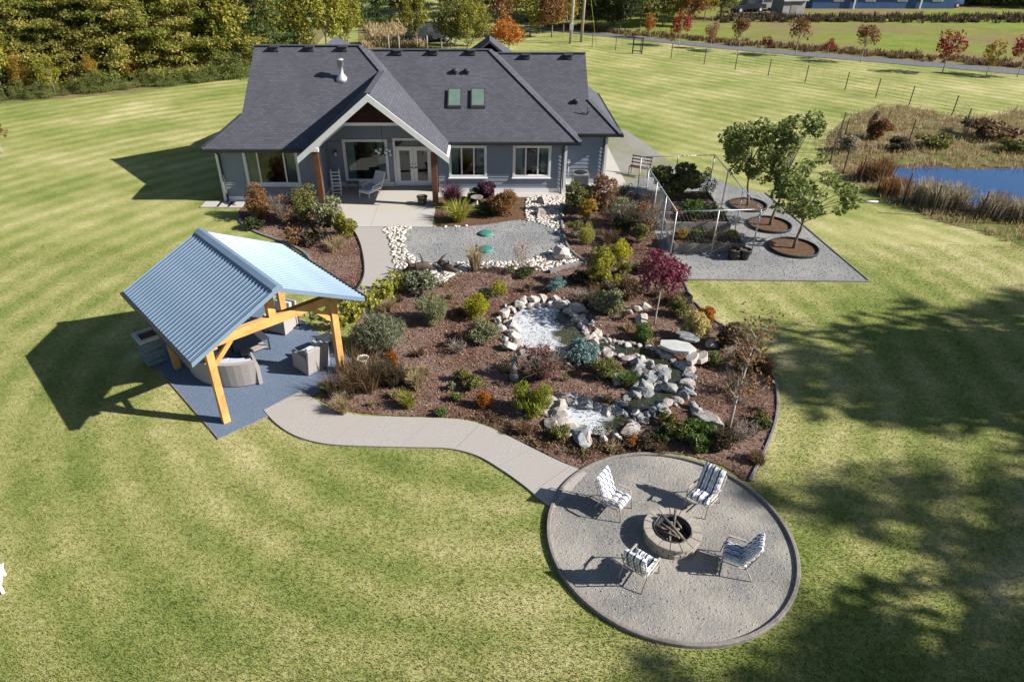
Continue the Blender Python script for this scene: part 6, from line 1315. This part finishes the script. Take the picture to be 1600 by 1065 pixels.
for x in (-.45, .45): mb = MB(); mb.box((x, 0, .75), (.1, .1, 1.5)); mb.build('post', 'black_metal', o)
for z in (.25, .8, 1.42): mb = MB(); mb.box((0, 0, z), (.8, .05, .08)); mb.build('rail', 'black_metal', o)
# utility poles
for px, py, hh, lab, mt in ((891, 68, 9.0, 'pale utility pole with transformer box at the fence end', 'galv'), (908, 66, 9.5, 'wooden utility pole beside the pale one', 'bark_pale')):
    q = G(px, py); o = thing('utility_pole', lab, 'pole', (q.x, q.y, 0)); mb = MB(); mb.tube([(0, 0, -.1), (.15, 0, hh)], [.16, .10], 10); mb.build('pole', mt, o); mb = MB(); mb.box((.14, 0, hh - .6), (1.8, .1, .12)); mb.build('cross_arm', 'old_wood', o)
    if mt == 'galv': mb = MB(); mb.box((.02, -.2, 1.6), (.4, .25, .6)); mb.build('meter_box', 'galv', o)
    else: mb = MB(); mb.tube([(0, 0, hh * .8), (1.2, -3.2, 0)], .02, 5); mb.build('guy_wire', 'lf_lime', o)
# far buildings and vehicles across the field
def far_house():
    q0 = G(1268, 14); q1 = G(1490, 14); w = q1.x - q0.x; o = thing('blue_house', 'long dark blue house with white window frames beyond the field', 'house', (q0.x, q0.y, 0)); mb = MB(); mb.b2((0, 0, 0), (w, 9, 3.0)); mb.build('wall', 'blue_siding', o)
    mb = MB()
    for s in (0, 1): y = -.5 if s == 0 else 9.5; mb.slab([(-.5, y, 2.9), (w + .5, y, 2.9), (w + .5, 4.5, 6.0), (-.5, 4.5, 6.0)], .15)
    mb.build('roof', 'dark_vent', o)
    for x in (3, 7.5, 12, 17, 21):
        if x + 1.4 < w:
            mb = MB(); mb.b2((x - .12, -.05, .95), (x + 1.32, .02, 2.45)); wd = mb.build('window', 'white_trim', o); mb = MB(); mb.b2((x, -.07, 1.07), (x + 1.2, -.04, 2.33)); mb.build('pane', 'table_glass', wd)
    for x in (5.8, 15.2): mb = MB(); mb.b2((x - .1, -.3, 0), (x + .1, -.1, 2.9)); mb.build('downpipe', 'white_trim', o)
far_house()
q = G(1230, 24); o = thing('garden_shed', 'small grey gabled shed among dark brush across the field', 'shed', (q.x, q.y, 0), .2); mb = MB(); mb.b2((-1.6, -1.2, 0), (1.6, 1.6, 2.0)); mb.mesh([(1.6, -1.2, 2.0), (1.6, 1.6, 2.0), (1.6, .2, 3.0), (-1.6, -1.2, 2), (-1.6, 1.6, 2), (-1.6, .2, 3)], [(0, 1, 2), (3, 5, 4)]); mb.build('wall', 'shed_grey', o); mb = MB(); mb.slab([(-1.8, -1.5, 1.9), (1.8, -1.5, 1.9), (1.8, .2, 3.1), (-1.8, .2, 3.1)], .1); mb.slab([(-1.8, 1.9, 1.9), (1.8, 1.9, 1.9), (1.8, .2, 3.1), (-1.8, .2, 3.1)], .1); mb.build('roof', 'shed_grey', o); mb = MB(); mb.b2((-.5, -1.24, 0), (.4, -1.19, 1.8)); mb.build('door', 'old_wood', o)
def vehicle(px, py, rz, label, name, cat, mat, pick):
    q = G(px, py); o = thing(name, label, cat, (q.x, q.y, 0), rz); mb = MB()
    body = [(-2.5, .45), (-2.5, .95), (-.9 if pick else -2.3, 1.0), (-.8 if pick else -1.9, 1.75), (.7, 1.75), (1.2, 1.1), (2.4, 1.0), (2.5, .45)]
    vs_ = [(x, -.9, z) for x, z in body] + [(x, .9, z) for x, z in body]; n = len(body); mb.mesh(vs_, [tuple(range(n)), tuple(reversed(range(n, 2 * n)))] + [(k, (k + 1) % n, n + (k + 1) % n, n + k) for k in range(n)]); mb.build('body', mat, o, bevel=.06)
    for x in (-1.6, 1.55):
        for y in (-.85, .85): mb = MB(); mb.tube([(x, y - .12, .36), (x, y + .12, .36)], .36, 14); w_ = mb.build('wheel', 'black_plastic', o); mb = MB(); mb.tube([(x, y - .13, .36), (x, y + .13, .36)], .2, 10); mb.build('rim', 'galv', w_)
    for y in (-.905, .905): mb = MB(); mb.mesh([(-.7, y, 1.15), (.55, y, 1.15), (.45, y, 1.62), (-.65, y, 1.62)], [(0, 1, 2, 3)]); mb.build('side_window', 'table_glass', o)
vehicle(1166, 19, .3, 'dark pickup truck parked beyond the roadside maples', 'pickup_truck', 'truck', 'truck_dark', True); vehicle(1192, 17, .2, 'grey flatbed vehicle parked beside the dark pickup', 'parked_truck', 'truck', 'shed_grey', True); vehicle(1472, 12, .1, 'blue car parked in the shade beside the blue house', 'parked_car', 'car', 'blue_siding', False); vehicle(672, 66, .5, 'dark car parked behind the house by the small trees', 'parked_car', 'car', 'truck_dark', False)
for px in (608, 624, 668, 690): q = G(px, 82); mb = MB(); mb.tube([(0, 0, 0), (0, 0, 1.5)], .09, 8); mb.lathe([(0, 1.56), (.1, 1.5)], 8); o = mb.build('bollard_post', 'old_wood', None); o.location = (q.x, q.y, 0); tag(o, 'short wooden post along the gravel behind the house', 'post', 'posts behind the house')
# tall trees off to the right whose shade falls across the lawn
for i, (x, y, s) in enumerate(((39, 13.0, 1.55), (41.5, 11.6, 1.6), (44, 13.8, 1.65), (48, 12.6, 1.75), (50, 15.5, 1.8), (37, 6.6, 1.5), (40, 5.2, 1.55), (43, 7.2, 1.6), (47, 5.6, 1.7), (52, 9.0, 1.8), (31, 2.6, 1.45), (33.5, 1.2, 1.5), (36, 2.8, 1.6), (39, 0.6, 1.6), (43, 1.5, 1.7), (29, -.6, 1.4))):
    plant_tree('fir_tree', FIR[i % 2], (x, y, 0), 'tall fir beside the lawn casting long shade towards the fire circle', 'tree', i, (s * 1.35, s * 1.35, s), 'shade-casting firs')
for i, (x, y, s) in enumerate(((31.5, 14.2, 1.9), (36.0, 13.0, 2.2), (27.5, 4.0, 1.8))):
    plant_tree('shade_tree', DK[0], (x, y, 0), 'broad dark shade tree beside the lawn among the tall firs', 'tree', i * 2.0, (s * .8, s * .8, s), 'broad shade trees')
for i, (px, py, s) in enumerate(((1520, 6, 1.2), (1560, 8, 1.3), (1600, 4, 1.3), (1640, 8, 1.4), (1490, -4, 1.3), (1700, 12, 1.5), (1580, -8, 1.5), (1660, -2, 1.5))):
    q = G(px, py); plant_tree('fir_tree', FIR[i % 2], (q.x, q.y, 0), 'large dark fir standing at the shaded field corner', 'tree', i, (s * 1.3, s * 1.3, s), 'firs at the field corner')
# small sapling at the left edge of the lawn
q = G(4, 240); plant_tree('young_maple', RM['rust'], (q.x, q.y, 0), 'small rust-leaved sapling alone on the left lawn', 'tree', 0, .62)
q = G(1090, 690)
# short grass blades on the near lawn
def npin(X, Y, poly):
    r = np.zeros(len(X), bool); j = len(poly) - 1
    for i in range(len(poly)):
        xi, yi, xj, yj = poly[i][0], poly[i][1], poly[j][0], poly[j][1]
        r ^= ((yi > Y) != (yj > Y)) & (X < (xj - xi) * (Y - yi) / (yj - yi + 1e-12) + xi); j = i
    return r
def near_grass():
    rng = np.random.default_rng(2); N = 380000
    Y = 6.6 + 20.0 * rng.uniform(0, 1, N) ** 1.35; X = (rng.uniform(-.92, 1.0, N)) * (Y * _c + CAMH * _s)
    bad = (X - FC.x) ** 2 + (Y - FC.y) ** 2 < 2.78 ** 2
    for p in (BED, PATHP, PAD, BED2, YARD): bad |= npin(X, Y, p)
    X, Y = X[~bad], Y[~bad]; n = len(X); a = rng.uniform(0, 6.283, n); h = rng.uniform(.02, .05, n); w = rng.uniform(.006, .012, n); l = rng.uniform(.01, .05, n)
    B = np.stack([X, Y, np.zeros(n)], 1); s = np.stack([np.cos(a), np.sin(a), np.zeros(n)], 1) * w[:, None]; d = np.stack([-np.sin(a), np.cos(a), np.zeros(n)], 1) * l[:, None]; t = B + d + np.array([0, 0, 1]) * h[:, None]
    o = stuff(link('lawn_grass', quads('lawn_grass', np.stack([B - s, B + s, t], 1), 'lawn_blade'))); o['label'] = 'short mown grass blades of the near lawn'
PATHP = [(p.x, p.y) for p in PATH_OUT] + [(p.x, p.y) for p in reversed(PATH_IN)]
near_grass()
